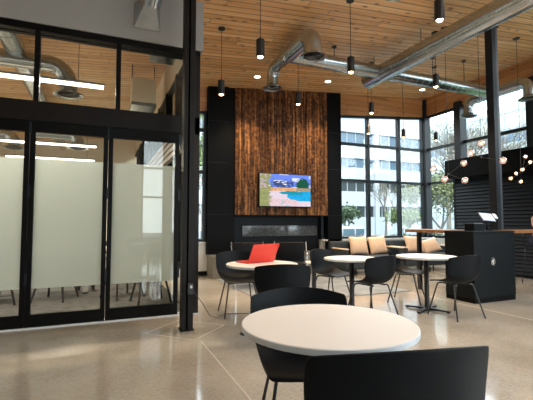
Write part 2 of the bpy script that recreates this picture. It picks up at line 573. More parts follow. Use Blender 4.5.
# ---------------------------------------------------------------- fireplace block
XA, XB, XC, XD = 2.20, 2.88, 5.36, 5.80
XA = xat(207, 8.6); XB0 = xat(227.5, 8.6); XB = xat(234.5, 8.6); XC = xat(327, 8.6); XD = xat(341, 8.6)
fz = lambda x: 4.1 + .083 * x
bm = bmesh.new()
sloped(bm, XA, XB0, 8.56, 8.98, .47, fz); sloped(bm, XB0 + .003, XB, 8.60, 8.98, .47, fz); sloped(bm, XC, XD, 8.56, 8.98, 0, fz)
sloped(bm, XB, XC, 8.93, 8.98, .47, fz)
box(bm, XB, XC, 8.56, 8.93, 1.345, 1.365)
w = struct('wall_fireplace', bm, M['slate'])
bm = bmesh.new()
for z in (1.37, 2.55, 3.5):
    box(bm, XA, XB0, 8.556, 8.56, z - .004, z + .004); box(bm, XC + .01, XD, 8.556, 8.56, z - .004, z + .004)
struct('trim_6', bm, M['greyfr'])
# vertical reclaimed boards
bm = bmesh.new()
x = XB; k = 0
while x < XC - .02:
    wd = min(random.choice((.075, .15, .15, .225)), XC - x)
    d = random.choice((0, .012, .022, .03))
    sloped(bm, x, x + wd - .002, 8.56 + d, 8.92, 1.365, fz)
    x += wd
struct('wall_cladding', bm, M['barnwood'])
# charcoal surround and ribbon fire
gx0, gx1, gz0, gz1 = xat(241.5, 8.8), xat(318, 8.8), .84, 1.125
t = thing('ribbon_fireplace', 'long horizontal glass ribbon fireplace in charcoal surround below the wood boards', 'fireplace', (0, 0, 0))
obj('surround', B((XB, gx0, 8.8, 8.92, .47, 1.345), (gx1, XC, 8.8, 8.92, .47, 1.345), (gx0, gx1, 8.8, 8.92, .47, gz0), (gx0, gx1, 8.8, 8.92, gz1, 1.345)), M['surround'], t)
obj('firebox_trim', B((gx0, gx1, 8.78, 8.84, gz0, gz0 + .015), (gx0, gx1, 8.78, 8.84, gz1 - .015, gz1), (gx0, gx0 + .015, 8.78, 8.84, gz0, gz1), (gx1 - .015, gx1, 8.78, 8.84, gz0, gz1)), M['blackfr'], t)
obj('glass_panel', B((gx0 + .015, gx1 - .015, 8.815, 8.83, gz0 + .015, gz1 - .015)), M['fireglass'], t)
# hearth bench
t = obj('hearth_bench', B((XA, XD + .1, 8.06, 8.56, 0, .47), (XB0, XC, 8.56, 8.80, .0, .47)), M['hearth'], bevel=.006)
tag(t, 'low cast concrete hearth bench running under the fireplace wall', 'hearth')

# television
t = thing('television', 'wall television showing a blue swimming pool, hung on the reclaimed wood boards', 'television', (0, 0, 0))
tx0, tx1 = xat(259, 8.47), xat(311.3, 8.47)
tz0, tz1 = 1.555, 2.36
bm = bmesh.new(); rbox(bm, tx0, tx1, 8.47, 8.53, tz0, tz1, .006)
obj('bezel', bm, M['black'], t)
obj('wall_bracket', B((tx0 + .4, tx1 - .4, 8.53, 8.56, tz0 + .2, tz1 - .2)), M['black'], t)


def pool_pic(u, v):
    """a sunny garden pool, u right, v up"""
    n = math.sin(u * 37 + 3 * math.sin(v * 29)) * math.sin(v * 41 + 2 * math.sin(u * 17))
    n2 = math.sin(u * 91 + v * 13) * math.sin(v * 83 - u * 31)
    sky = (.16, .26, .85)
    c = sky
    cloud = math.sin(u * 9 + 1) * math.sin(v * 21 + u * 4)
    if cloud > .25: c = (.75, .78, .95)
    if v < .80 + .06 * n and .22 < u < .66 and v > .55 and n > -.25: c = (.06, .09, .22)
    if u > .68 and v > .52 and (u - .84) ** 2 / .018 + (v - .68) ** 2 / .045 < 1 + .4 * n2: c = (.015, .10, .06)
    if v < .58: c = (.80, .45, .22) if n > -.3 else (.60, .30, .16)
    if v < .58 and u > .7: c = (.38, .30, .20)
    if v < .48: c = (.78, .66, .74) if n2 > -.5 else (.62, .50, .60)
    # pool
    e = (u - .92) ** 2 / .16 + (v - .32) ** 2 / .026
    if e < 1: c = (.02, .42, .78) if n > -.2 else (.02, .30, .66)
    e2 = (u - .62) ** 2 / .06 + (v - .42) ** 2 / .0032
    if e2 < 1: c = (.02, .30, .42)
    if v < .22 and u < .75 and n2 > .45: c = (.80, .35, .22)
    if v < .2 and .4 < u < .55 and n > .3: c = (.20, .60, .60)
    if u < .2 + .05 * n: c = (.42, .40, .16) if n2 > 0 else (.20, .26, .12)
    if u < .13 and v > .55 and n > .1: c = (.55, .40, .50)
    return c


NX, NZ = 78, 48
bm = bmesh.new(); grid = []
sx0, sx1, sz0, sz1 = tx0 + .018, tx1 - .018, tz0 + .02, tz1 - .018
for j in range(NZ + 1):
    grid.append([bm.verts.new((sx0 + (sx1 - sx0) * i / NX, 8.4685, sz0 + (sz1 - sz0) * j / NZ)) for i in range(NX + 1)])
lay = bm.loops.layers.float_color.new('picture')
for j in range(NZ):
    for i in range(NX):
        f = bm.faces.new((grid[j][i], grid[j][i + 1], grid[j + 1][i + 1], grid[j + 1][i]))
        c = pool_pic((i + .5) / NX, (j + .5) / NZ)
        for l in f.loops: l[lay] = (*c, 1)
ms = bpy.data.materials.new('television_picture'); ms.use_nodes = True
N = ms.node_tree.nodes; L = ms.node_tree.links
N.remove(N['Principled BSDF'])
e = N.new('ShaderNodeEmission'); e.inputs[1].default_value = .40
a = N.new('ShaderNodeAttribute'); a.attribute_name = 'picture'
L.new(a.outputs['Color'], e.inputs[0]); L.new(e.outputs[0], N['Material Output'].inputs[0])
obj('screen', bm, ms, t)

# ---------------------------------------------------------------- glazed partition
mx = [xat(28, YP) - .86, xat(28, YP), xat(107, YP), xat(178.5, YP)]
Z_HEAD, Z_C0, Z_C1 = 2.37, 2.60, 3.44
cl = [xat(32.5, YP) - .88, xat(32.5, YP), xat(115.5, YP), xat(186, YP)]
cl = [cl[0] - .88] + cl
struct('trim_7', B((XL, XE, YP - .05, YP + .07, Z_HEAD, Z_C0)), M['bronze'])        # header beam
struct('trim_8', B((XL, XE, YP - .05, YP + .07, Z_C1, Z_C1 + .09)), M['blackfr'])
struct('trim_9', B((mx[3] + .055, XE, YP - .05, YP + .07, 0, Z_C1)), M['bronze'])     # end jamb
struct('trim_10', B((XL, XE, YP - .07, YP + .09, 0, .012)), M['edge'])               # bright threshold strip
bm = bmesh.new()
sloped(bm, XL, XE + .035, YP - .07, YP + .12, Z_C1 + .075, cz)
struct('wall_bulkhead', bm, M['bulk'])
xs = [mx[0] - .86] + mx
for i in range(len(xs) - 1):
    x0, x1 = xs[i], xs[i + 1]
    d = struct('door_%d' % (i + 1))
    st = .055
    bm = bmesh.new()
    y0, y1 = YP - .03, YP + .03
    box(bm, x0 + .003, x0 + st, y0, y1, .012, Z_HEAD); box(bm, x1 - st, x1 - .003, y0, y1, .012, Z_HEAD)
    box(bm, x0 + st, x1 - st, y0, y1, .012, .155); box(bm, x0 + st, x1 - st, y0, y1, Z_HEAD - .13, Z_HEAD)
    obj('door_frame', bm, M['blackfr'], d)
    obj('pane', B((x0 + st, x1 - st, YP - .004, YP + .004, .155, Z_HEAD - .13)), M['glassin'], d)
    obj('frosted_film', B((x0 + st, x1 - st, YP + .008, YP + .010, .44, 1.93)), M['frost'], d)
    if i < 3 or True:
        for z in (.55, 1.55, 2.28):
            obj('hinge', B((x1 - .012, x1 + .012, y0 - .014, y0, z - .07, z + .07)), M['column'], d)
    # clerestory light above
    root = struct(next_window())
    x0, x1 = cl[i], cl[i + 1]
    obj('window_frame', B((x1 - .028, x1 + .028, YP - .04, YP + .05, Z_C0, Z_C1), (x0, x1, YP - .03, YP + .03, Z_C1 - .05, Z_C1 - .035)), M['blackfr'], root)
    obj('pane', B((x0 + .028, x1 - .028, YP - .003, YP + .003, Z_C0, Z_C1)), M['glassin'], root)
root = struct(next_window())
obj('pane', B((cl[-1] + .028, XE, YP - .003, YP + .003, Z_C0, Z_C1)), M['glassin'], root)

# ---- the meeting room behind it
struct('wall_back', B((XL, 1.2, 14.75, 14.9, 0, 5)), M['cream'])
YS0, YS1 = YP + .12, 14.75
XS = 1.12
bm = bmesh.new()
box(bm, XS, XS + .1, YS0, YS1, 3.62, 4.25); box(bm, XS, XS + .1, YS0, YS1, 0, .5)
struct('wall_side', bm, M['cream'])
root = struct(next_window())
bm = bmesh.new()
y = YS0
while y < YS1 - .1:
    box(bm, XS - .02, XS + .1, y, y + .13, .5, 3.62); y += 1.05
for z in (.53, 2.72, 3.58): box(bm, XS, XS + .08, YS0, YS1, z - .04, z + .04)
obj('window_frame', bm, M['blackfr'], root)
obj('pane', B((XS + .04, XS + .045, YS0, YS1, .5, 3.62)), M['glassin'], root)
bm = bmesh.new()
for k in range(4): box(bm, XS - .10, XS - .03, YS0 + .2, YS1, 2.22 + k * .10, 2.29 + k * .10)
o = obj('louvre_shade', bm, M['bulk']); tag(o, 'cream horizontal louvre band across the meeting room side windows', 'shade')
struct('floor_carpet', B((XL, XS, YP + .1, 14.75, 0, .006)), M['pipe'])


def linear_light(x0, x1, y, z, label, h=.035):
    t = thing('linear_light', label, 'ceiling light', ((x0 + x1) / 2, y, z), 0, None)
    w = (x1 - x0) / 2
    l = bpy.data.lights.new('lamp_light', 'AREA'); l.shape = 'RECTANGLE'; l.size = 2 * w; l.size_y = .05; l.energy = 62; l.color = (1.0, .90, .76); l.spread = PI
    lo_ = bpy.data.objects.new('lamp_light', l); COL.objects.link(lo_); lo_.location = (0, 0, -h - .012); lo_.parent = t
    obj('housing', B((-w, w, -.035, .035, .0, .03)), M['grey'], t)
    obj('diffuser', B((-w + .02, w - .02, -.027, .027, -h, 0)), M['tube'], t)
    for s in (-.8, .8):
        bm = bmesh.new(); zt = zc((x0 + x1) / 2 + s * w) - z
        tube(bm, [(s * w, 0, .03), (s * w, 0, zt)], .004, 6)
        obj('suspension_wire', bm, M['cord'], t)


linear_light(-3.3, xat(102, 5.75), 5.75, 3.06, 'long bright linear light just behind the clerestory glass, nearest and largest')
linear_light(-4.2, xat(95.5, 9.6), 9.6, 2.91, 'upper of two slim linear lights seen through the door tops')
linear_light(xat(3, 11.9), xat(94, 11.9), 11.9, 2.92, 'lower of two slim linear lights seen through the door tops')


def flex(bm, pts, r, n=18, step=.06, ripple=.0):
    P = [Vector(p) for p in pts]
    out = []; rr = []
    for a, b in zip(P, P[1:]):
        m = max(1, int((b - a).length / step))
        for i in range(m):
            out.append(a.lerp(b, i / m)); rr.append(r * (1 + (ripple if len(rr) % 2 else -ripple)))
    out.append(P[-1]); rr.append(r)
    tube(bm, out, rr, n)


def diffuser_parts(parent, c, r=.19, neck=.11):
    bm = bmesh.new()
    lathe(bm, [(neck, .10), (neck, .06), (r * .8, .02), (r, 0), (r, -.015), (r * .93, -.012), (r * .7, .02), (neck * .9, .05)], 28, c, close=False)
    o = obj('diffuser', bm, M['duct'], parent, smooth=40)
    bm = bmesh.new()
    for k in (.72, .45): lathe(bm, [(r * k, -.006), (r * (k - .10), .014), (r * (k - .14), .012), (r * k - .012, -.010)], 24, c, close=False)
    lathe(bm, [(r * .18, -.004), (r * .18, .01)], 16, c)
    obj('vane', bm, M['ductin'], o, smooth=40)
    bm = bmesh.new(); lathe(bm, [(neck * .98, .055), (neck * .98, .058)], 24, c)
    obj('throat', bm, M['ductin'], o)


def ridged(bm, a, b, r, step=.3, n=26, w=.006, h=1.035):
    a = Vector(a); b = Vector(b); L_ = (b - a).length; m = int(L_ / step)
    d = (b - a).normalized(); pts = [a]; rs = [r]
    for i in range(1, m):
        c = a + (b - a) * (i / m)
        for o_, k in ((-w - .003, 1), (-w, h), (w, h), (w + .003, 1)): pts.append(c + d * o_); rs.append(r * k)
    pts.append(b); rs.append(r)
    tube(bm, pts, rs, n)


# meeting-room ductwork
t = thing('ceiling_duct', 'round duct crossing the meeting room ceiling away from the camera, behind the clerestory glass', 'duct', (0, 0, 0))
xd = xat(13, 5.9) - .15
bm = bmesh.new(); a, b = (xd, 5.35, 3.70), (xd, 14.5, 3.70)
ridged(bm, a, b, .13, .5, 24); obj('duct_run', bm, M['duct'], t, smooth=40)
t = thing('branch_duct', 'branch duct with a bent end and round diffuser, behind the middle clerestory glass', 'duct', (0, 0, 0))
xe, ye = xat(71, 6.6), 6.6
bm = bmesh.new()
tube(bm, [(-4.3, ye, 3.58), (xe - .36, ye, 3.58)] + arc((xe - .36, ye, 3.30), .28, PI / 2, 0, (1, 0, 0), (0, 0, 1))[1:] + [(xe - .08, ye, 3.22)], .12, 20)
obj('duct_run', bm, M['duct'], t, smooth=40)
diffuser_parts(t, (xe - .08, ye, 3.14), .21, .12)
for px, yy, lab in ((13, 11.6, 'small drop duct with diffuser seen at the top of the left door glass'), (77.5, 11.0, 'bent drop duct with diffuser seen at the top of the middle door glass')):
    t = thing('drop_duct', lab, 'duct', (0, 0, 0))
    xx = xat(px, yy)
    bm = bmesh.new()
    tube(bm, [(xx - 1.1, yy, 3.42)] + arc((xx - .25, yy, 3.20), .22, PI / 2, 0, (1, 0, 0), (0, 0, 1)) + [(xx - .03, yy, 3.14)], .14, 18)
    obj('duct_run', bm, M['duct'], t, smooth=40)
    diffuser_parts(t, (xx - .03, yy, 3.08), .26, .14)
# box unit and grey plenum on the side wall of the meeting room
bx, by = xat(141, 7.6), 7.6
t = thing('fan_coil_unit', 'pale box air unit hanging in the meeting room near its side windows', 'air unit', (bx, by, 3.38))
bm = bmesh.new(); rbox(bm, -.21, .21, -.23, .23, 0, .46, .01); obj('casing', bm, M['cream'], t)
obj('bottom_tray', B((-.22, .22, -.24, .24, -.06, 0)), M['duct'], t)
for s in (-.2, .2):
    bm = bmesh.new(); tube(bm, [(s, 0, .46), (s, 0, zc(bx) - 3.38)], .01, 6); obj('hanger_rod', bm, M['legbrn'], t)
t = obj('supply_plenum', B((xat(149, 6.1), XS - .05, 5.95, 6.5, 3.80, 4.02)), M['duct'], bevel=.01)
tag(t, 'grey rectangular duct plenum under the meeting room ceiling beside the steel column', 'duct')

# ---------------------------------------------------------------- columns
t = thing('steel_column', 'dark steel column standing free in front of the end of the glass partition', 'column', (CX, CYc, 0))
zt = zc(CX, CYc)
obj('flange', B((-.062, -.018, -.07, .07, 0, zt), (.0, .062, -.07, .07, 0, zt)), M['bronze'], t, bevel=.004)
obj('web', B((-.02, .002, -.03, .03, 0, zt)), M['blackfr'], t)
obj('base_plate', B((-.075, .075, -.085, .085, 0, .012)), M['blackfr'], t)
bm = bmesh.new(); rbox(bm, -.01, .055, -.115, -.07, .40, .52, .005); o = obj('outlet_box', bm, M['wallplate'], t)
bm = bmesh.new(); rbox(bm, .015, .04, -.125, -.115, .47, .50, .003); obj('plug', bm, M['edge'], o)
# cord trailing over the floor
bm = bmesh.new()
tube(bm, [(CX + .03, CYc - .13, .46), (CX + .16, CYc - .05, .30), (CX + .30, CYc + .12, .10), (CX + .45, CYc + .35, .006), (CX + .62, CYc + .5, .006), (CX + .9, CYc + .42, .006), (CX + 1.1, CYc + .7, .006)], .004, 6)
tag(obj('power_cord', bm, M['cord']), 'thin black cord trailing from the column outlet across the floor', 'cord')

cx2, cy2 = at(496.5, 6.75)
t = thing('steel_column', 'tall charcoal steel column rising behind the counter by the bar', 'column', (cx2, cy2, 0))
zt = zc(cx2, cy2)
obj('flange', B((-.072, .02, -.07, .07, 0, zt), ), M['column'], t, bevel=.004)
obj('side_plate', B((.02, .072, -.07, .07, 0, zt)), mat('lit_grey_steel', (.05, .058, .07), .4), t, bevel=.004)  # lighter grey paints the lit side into the column colour
obj('cap_plate', B((-.10, .10, -.09, .09, zt - .03, zt - .018)), M['blackfr'], t)

# ---------------------------------------------------------------- ductwork in the lounge
ZD = 4.10
t = thing('spiral_duct', 'large round galvanised duct running from top right of the ceiling toward the windows', 'duct', (0, 0, 0))
XDm = 5.0
a, b = (XDm, .2, ZD), (XDm, 6.42, ZD)
bm = bmesh.new(); ridged(bm, a, b, .165, .4, 32, .006, 1.02); obj('duct_run', bm, M['duct'], t, smooth=40)
bm = bmesh.new(); tube(bm, [b, (XDm, b[1] + .03, ZD)], .172, 32); obj('end_cap', bm, M['duct'], t, smooth=40)
for yy in (1.5, 3.3, 5.0, 6.25):
    bm = bmesh.new(); tube(bm, [(XDm, yy, ZD + .16), (XDm, yy, zc(XDm, yy))], .006, 6); obj('hanger_rod', bm, M['cord'], t)
t = thing('cross_duct', 'slimmer round duct running left to right below the ceiling with four drops', 'duct', (0, 0, 0))
YD = 6.0; RX = .125
xl, xr = 2.95, 8.05
bm = bmesh.new(); ridged(bm, (xl - .12, YD, ZD), (XDm - .17, YD, ZD), RX, .15); obj('duct_run', bm, M['duct'], t, smooth=40)
bm = bmesh.new(); ridged(bm, (XDm + .17, YD, ZD), (xr + .1, YD, ZD), RX, .15); obj('duct_run', bm, M['duct'], t, smooth=40)
for xx, sgn, ln in ((xl, 1, .66), (xl, -1, .87), (xr, 1, .62), (xr, -1, .83)):
    bm = bmesh.new()
    ye = YD + sgn * ln
    rb = .11 if sgn > 0 else (.135 if xx < 5 else .115)
    cr = .20
    zb = ZD - cr
    pts = [(xx, YD, ZD), (xx, ye - sgn * cr, ZD)] + arc((xx, ye - sgn * cr, ZD - cr), cr, PI / 2, 0, (0, sgn, 0), (0, 0, 1), 7)[1:] + [(xx, ye, ZD - cr - .10)]
    P = [Vector(p) for p in pts]
    flex(bm, P, rb, 22, .07, .0)
    obj('drop', bm, M['duct'], t, smooth=25)
    diffuser_parts(t, (xx, ye, ZD - cr - .17), .19 if sgn > 0 else .205, rb)
for xx in (3.9, 6.3, 7.2):
    bm = bmesh.new(); tube(bm, [(xx, YD, ZD + RX), (xx, YD, zc(xx, YD) - .015)], .007, 6); lathe(bm, [(.045, -.02), (.045, 0)], 14, (xx, YD, zc(xx, YD)))
    obj('hanger_rod', bm, M['cord'], t)
# a ceiling diffuser at the top edge of the picture
dx_, dy_ = at(402, 3.95)
t = thing('ceiling_diffuser', 'round white ceiling diffuser at the top edge right of centre', 'air diffuser', (dx_, dy_, 0))
diffuser_parts(t, (0, 0, 3.60), .17, .10)
bm = bmesh.new(); tube(bm, [(0, 0, 3.66), (0, 0, zc(dx_, dy_))], .10, 20); obj('neck', bm, M['duct'], t, smooth=40)

# flared wall vent on the bulkhead
t = thing('wall_vent', 'flared galvanised hood and short duct on the white bulkhead above the partition', 'vent', (0, 0, 0))
vx0, vx1 = xat(130, YP - .07), xat(157, YP - .07); vz0, vz1 = 3.67, 3.98
bm = bmesh.new()
yb = YP - .072
cxm, czm = (vx0 + vx1) / 2 + .03, vz1 - .03
ring = [(vx0, vz0), (vx1, vz0), (vx1, vz1), (vx0, vz1)]
lo = [bm.verts.new((x, yb, z)) for x, z in ring]
hi = [bm.verts.new((cxm + (x - cxm) * .42, yb - .20, czm + (z - czm) * .42 + .06)) for x, z in ring]
l2 = [bm.verts.new((x, yb - .012, z)) for x, z in ring]
for k in range(4):
    j = (k + 1) % 4
    bm.faces.new((lo[k], lo[j], l2[j], l2[k])); bm.faces.new((l2[k], l2[j], hi[j], hi[k]))
bm.faces.new(lo); bm.faces.new(hi)
obj('hood', bm, M['duct'], t)
bm = bmesh.new()
flex(bm, [(cxm + .0, yb - .12, czm - .02), (cxm + .03, yb - .2, czm + .09), (cxm + .12, yb - .25, czm + .25), (cxm + .17, yb - .26, zc(cxm, 4.9) - .0)], .115, 22, .03, .03)
obj('duct_run', bm, M['duct'], t, smooth=30)

# ---------------------------------------------------------------- pendants and downlights


def spot(loc, parent, power, color, angle=70, size=.03):
    l = bpy.data.lights.new('lamp_light', 'SPOT'); l.energy = power; l.color = color; l.spot_size = math.radians(angle); l.spot_blend = .6
    l.shadow_soft_size = size
    o = bpy.data.objects.new('lamp_light', l); COL.objects.link(o); o.location = loc; o.parent = parent
    return o


def pendant(px, pybot, d, label, size=1.0, power=10):
    x, y = at(px, d)
    zb = EYE + (222 - pybot) * d / FPX
    t = thing('pendant_light', label, 'pendant light', (x, y, zb), 0, None)
    h, r = .22 * size, .053 * size
    bm = bmesh.new()
    lathe(bm, [(r - .006, .03), (r - .006, 0), (r, 0), (r, h), (.012, h + .012), (.012, h + .03)], 24, close=False)
    lathe(bm, [(.0, h * .9), (r - .004, h * .9)], 24, close=False)
    obj('shade', bm, M['pend'], t, smooth=35)
    bm = bmesh.new(); bmesh.ops.create_uvsphere(bm, u_segments=16, v_segments=10, radius=.034 * size, matrix=Matrix.Translation((0, 0, .020)))
    obj('bulb', bm, M['bulb'], t, smooth=True)
    zt = zc(x, y) - zb
    bm = bmesh.new(); tube(bm, [(0, 0, h), (0, 0, zt - .01)], .0045, 6); obj('cord', bm, M['cord'], t)
    bm = bmesh.new(); lathe(bm, [(.055, -.022), (.055, .0)], 20, (0, 0, zt)); obj('canopy', bm, M['pend'], t, smooth=35)
    spot((0, 0, -.03), t, power * LIGHT_GAIN, (1.0, .74, .48), 110, .04)
    return t


pendant(220.5, 93, 6.0, 'black cylinder pendant hanging left of the wood panel near the partition end')
pendant(260.3, 54, 4.75, 'large black cylinder pendant between the partition end and the duct elbow')
pendant(298.7, 103, 7.1, 'black cylinder pendant hanging in front of the wood panel above the television')
pendant(352.7, 70, 5.5, 'black cylinder pendant hanging in front of the cross duct')
pendant(373, 112, 8.05, 'black cylinder pendant below the free end of the large duct')
pendant(444.5, 15.5, 4.1, 'nearest black cylinder pendant cut by the top edge above the large duct')
pendant(439, 85, 6.75, 'black cylinder pendant in front of the cross duct left of the charcoal column')
pendant(369.6, 133, 8.2, 'small black pendant before the far windows, leftmost of those three', .8, 4)
pendant(405, 137, 8.35, 'small black pendant before the far windows just left of the room corner', .8, 4)
pendant(437.7, 140, 8.6, 'small black pendant before the narrow window right of the room corner', .8, 4)

for k, (px, py, lab) in enumerate(((257, 74, 'small round recessed downlight above the left half of the wood panel'),
                                   (329, 79, 'small round recessed downlight above the right end of the wood panel'),
                                   (425, 87.5, 'small round recessed downlight in the ceiling near the corner windows'))):
    # intersect the view ray with the ceiling plane
    t_ = (px - 266.5) / FPX
    best = None
    d = 4.0
    while d < 12:
        x, y = at(px, d); zz = EYE + (222 - py) * d / FPX
        if zz >= zc(x, y): break
        d += .01
    t = thing('downlight', lab, 'ceiling light', (x, y, zc(x, y)), 0, None)
    bm = bmesh.new(); lathe(bm, [(.085, .0), (.085, -.008), (.065, -.008), (.065, .0)], 24, close=False); obj('trim_ring', bm, M['white'], t)
    bm = bmesh.new(); lathe(bm, [(.065, -.004), (.065, -.002)], 24); obj('lens', bm, M['can'], t)
    spot((0, 0, -.03), t, 26 * LIGHT_GAIN, (1.0, .78, .52), 100, .06)

# ---------------------------------------------------------------- bar side: black siding, fascia, counter
SX = 8.40
yl = yat(456, SX)
bm = bmesh.new()
box(bm, SX, SX + .12, 1.5, yl, 0, 2.30)
z = .05
while z < 2.26:
    v = [bm.verts.new(p) for p in ((SX, 1.5, z), (SX, yl, z), (SX - .022, yl, z + .012), (SX - .022, 1.5, z + .012), (SX, 1.5, z + .075), (SX, yl, z + .075))]
    bm.faces.new((v[0], v[1], v[2], v[3])); bm.faces.new((v[3], v[2], v[5], v[4]))
    bm.faces.new((v[0], v[3], v[4])); bm.faces.new((v[1], v[5], v[2]))
    z += .082
struct('wall_bar', bm, M['siding'])
o = obj('bar_canopy', B((8.22, XW - .14, 1.5, yat(445.5, 8.22), 2.30, 2.78)), M['slate'], bevel=.01)
tag(o, 'long black boxed canopy over the black slatted bar wall', 'canopy')
struct('trim_11', B((SX - .02, SX + .1, yl, yl + .05, 0, 2.30)), M['greyfr'])

t = thing('counter_cabinet', 'charcoal square counter block with a small white emblem beside the bar', 'counter', (5.08, 4.15, 0))
cw, cd, chh = .89, .53, 1.06
obj('body', B((0, cw, 0, cd, .075, chh - .03)), M['cabinet'], t, bevel=.003)
obj('plinth', B((.006, cw - .006, .006, cd, 0, .072)), M['slate'], t)
obj('countertop', B((-.008, cw + .008, -.008, cd, chh - .028, chh)), M['cabinet'], t, bevel=.003)
bm = bmesh.new()
for i in range(15):
    a = i * 2.4; r = .013 * math.sqrt(i) + .004
    rr = .010 if i < 5 else .0045
    lathe(bm, [(rr, 0), (rr, .002)], 10, (0, 0, 0))
    for v in list(bm.verts)[-20:]:
        x, y, zz = v.co; v.co = (.40 + r * math.cos(a) * .9 + x, -.001 - zz, .60 + r * math.sin(a) * 1.25 + y * 1.2)
obj('emblem', bm, M['laminate'], t)

t = thing('bar_counter', 'long wooden bar top running along beside and behind the charcoal counter block', 'bar', (0, 0, 0))
bm = bmesh.new(); rbox(bm, 5.08, 5.72, 4.69, 5.56, 1.02, 1.07, .004); rbox(bm, 5.98, 8.36, 4.18, 4.53, 1.02, 1.07, .004)
obj('slab', bm, M['barwood'], t)
for (x, y) in ((5.3, 5.45), (7.4, 4.4), (8.3, 4.4)):
    obj('support_leg', B((x - .03, x + .03, y - .03, y + .03, 0, 1.02)), M['legblk'], t)
o = obj('plinth_block', B((7.52, 7.95, 5.62, 5.95, 0, .16)), M['hearth'], bevel=.008)
tag(o, 'low pale grey block on the floor beside the charcoal counter', 'block')

# point of sale terminal on the counter
px_, py_ = 5.70, 4.40
t = thing('payment_terminal', 'tilted point of sale tablet on a stand on the charcoal counter', 'tablet', (px_, py_, chh), math.radians(-12))
bm = bmesh.new(); rbox(bm, -.08, .08, -.07, .07, 0, .012, .004); obj('stand_base', bm, M['black'], t)
bm = bmesh.new(); tube(bm, [(0, 0, .01), (0, .02, .14), (0, 0, .21)], .014, 10); obj('stand_arm', bm, M['black'], t, smooth=True)
Mt = Matrix.Translation((0, 0, .215)) @ Matrix.Rotation(math.radians(48), 4, 'X') @ Matrix.Rotation(math.radians(6), 4, 'Y')
bm = bmesh.new(); rbox(bm, -.125, .125, -.085, .085, -.008, .008, .006, M=Mt); o = obj('tablet_body', bm, M['grey'], t)
bm = bmesh.new(); box(bm, -.112, .112, -.072, .072, .0085, .0095, M=Mt); obj('display', bm, M['screenwhite'], o)
bm = bmesh.new(); rbox(bm, .13, .20, -.02, .08, -.012, .02, .004, M=Mt); obj('card_reader', bm, M['edge'], t)
t = thing('receipt_printer', 'small black receipt printer on the charcoal counter left of the tablet', 'printer', (5.43, 4.42, chh))
bm = bmesh.new(); rbox(bm, -.11, .11, -.09, .09, 0, .115, .008); obj('casing', bm, M['cabinet'], t)
obj('lid', B((-.10, .10, -.08, .04, .115, .122)), M['grey'], t)

# ---------------------------------------------------------------- tables
def add_table(px, d, D, zt, label, group='round white cafe tables', spread=.30, r0=45):
    x, y = at(px, d)
    t = thing('cafe_table', label, 'table', (x, y, 0), math.radians(r0), group)
    R = D / 2
    bm = bmesh.new(); lathe(bm, [(R - .002, zt - .001), (R - .004, zt)], 72)
    obj('tabletop_face', bm, M['laminate'], t)
    bm = bmesh.new(); lathe(bm, [(R - .006, zt - .028), (R, zt - .024), (R, zt - .004), (R - .003, zt - .0015)], 72)
    obj('tabletop', bm, M['edge'], t, smooth=50)
    bm = bmesh.new(); tube(bm, [(0, 0, .04), (0, 0, zt - .03)], .032, 20)
    obj('pedestal', bm, M['legblk'], t, smooth=40)
    obj('mounting_plate', B((-.15, .15, -.15, .15, zt - .036, zt - .029)), M['legblk'], t)
    for k in range(4):
        bm = bmesh.new()
        Mr = Matrix.Rotation(k * PI / 2, 4, 'Z')
        v = box(bm, .0, spread, -.03, .03, .012, .045, M=None)
        for q in v:
            if q.co.x > .1:
                q.co.y *= .7
                if q.co.z > .03: q.co.z = .026
        box(bm, spread - .04, spread - .01, -.015, .015, 0, .012)
        for q in bm.verts: q.co = Mr @ q.co
        obj('foot', bm, M['legblk'], t)
    return x, y


T1 = add_table(327, 1.835, .795, .74, 'nearest round white cafe table, large in the foreground')
T4 = add_table(262, 4.42, .80, .735, 'round white cafe table with the red laptop on it', r0=20)
T2 = add_table(351, 5.28, .735, .72, 'round white cafe table in the middle, in front of the tan pillow sofa')
T3 = add_table(425, 5.42, .785, .735, 'round white cafe table beside the charcoal counter block', r0=24)


# ---------------------------------------------------------------- shell chairs
def shell_mesh():
    prof = [  # y, z, half width, side curl up, side curl forward, arch of the top edge
        (.235, .425, .200, .006, 0, 0), (.215, .440, .222, .012, 0, 0), (.12, .437, .236, .028, 0, 0), (.02, .428, .246, .046, 0, 0),
        (-.08, .428, .256, .072, .0, 0), (-.155, .444, .266, .095, .02, 0), (-.205, .487, .275, .08, .055, 0), (-.230, .550, .282, .04, .085, 0),
        (-.244, .630, .287, .012, .100, -.006), (-.256, .715, .290, .0, .104, -.014), (-.264, .772, .288, .0, .102, -.022), (-.268, .795, .280, 0, .097, -.028),
        (-.269, .801, .268, 0, .090, -.031)]
    bm = bmesh.new(); NU = 14; rows = []
    for y, z, hw, cu, cf, ca in prof:
        row = []
        for i in range(NU + 1):
            u = -1 + 2 * i / NU
            s = abs(u) ** 2.6; s2 = abs(u) ** 2.0
            row.append(bm.verts.new((u * hw, y + cf * s2, z + cu * s + ca * s2)))
        rows.append(row)
    for a, b in zip(rows, rows[1:]):
        for i in range(NU): bm.faces.new((a[i], a[i + 1], b[i + 1], b[i]))
    bmesh.ops.recalc_face_normals(bm, faces=bm.faces)
    return bm


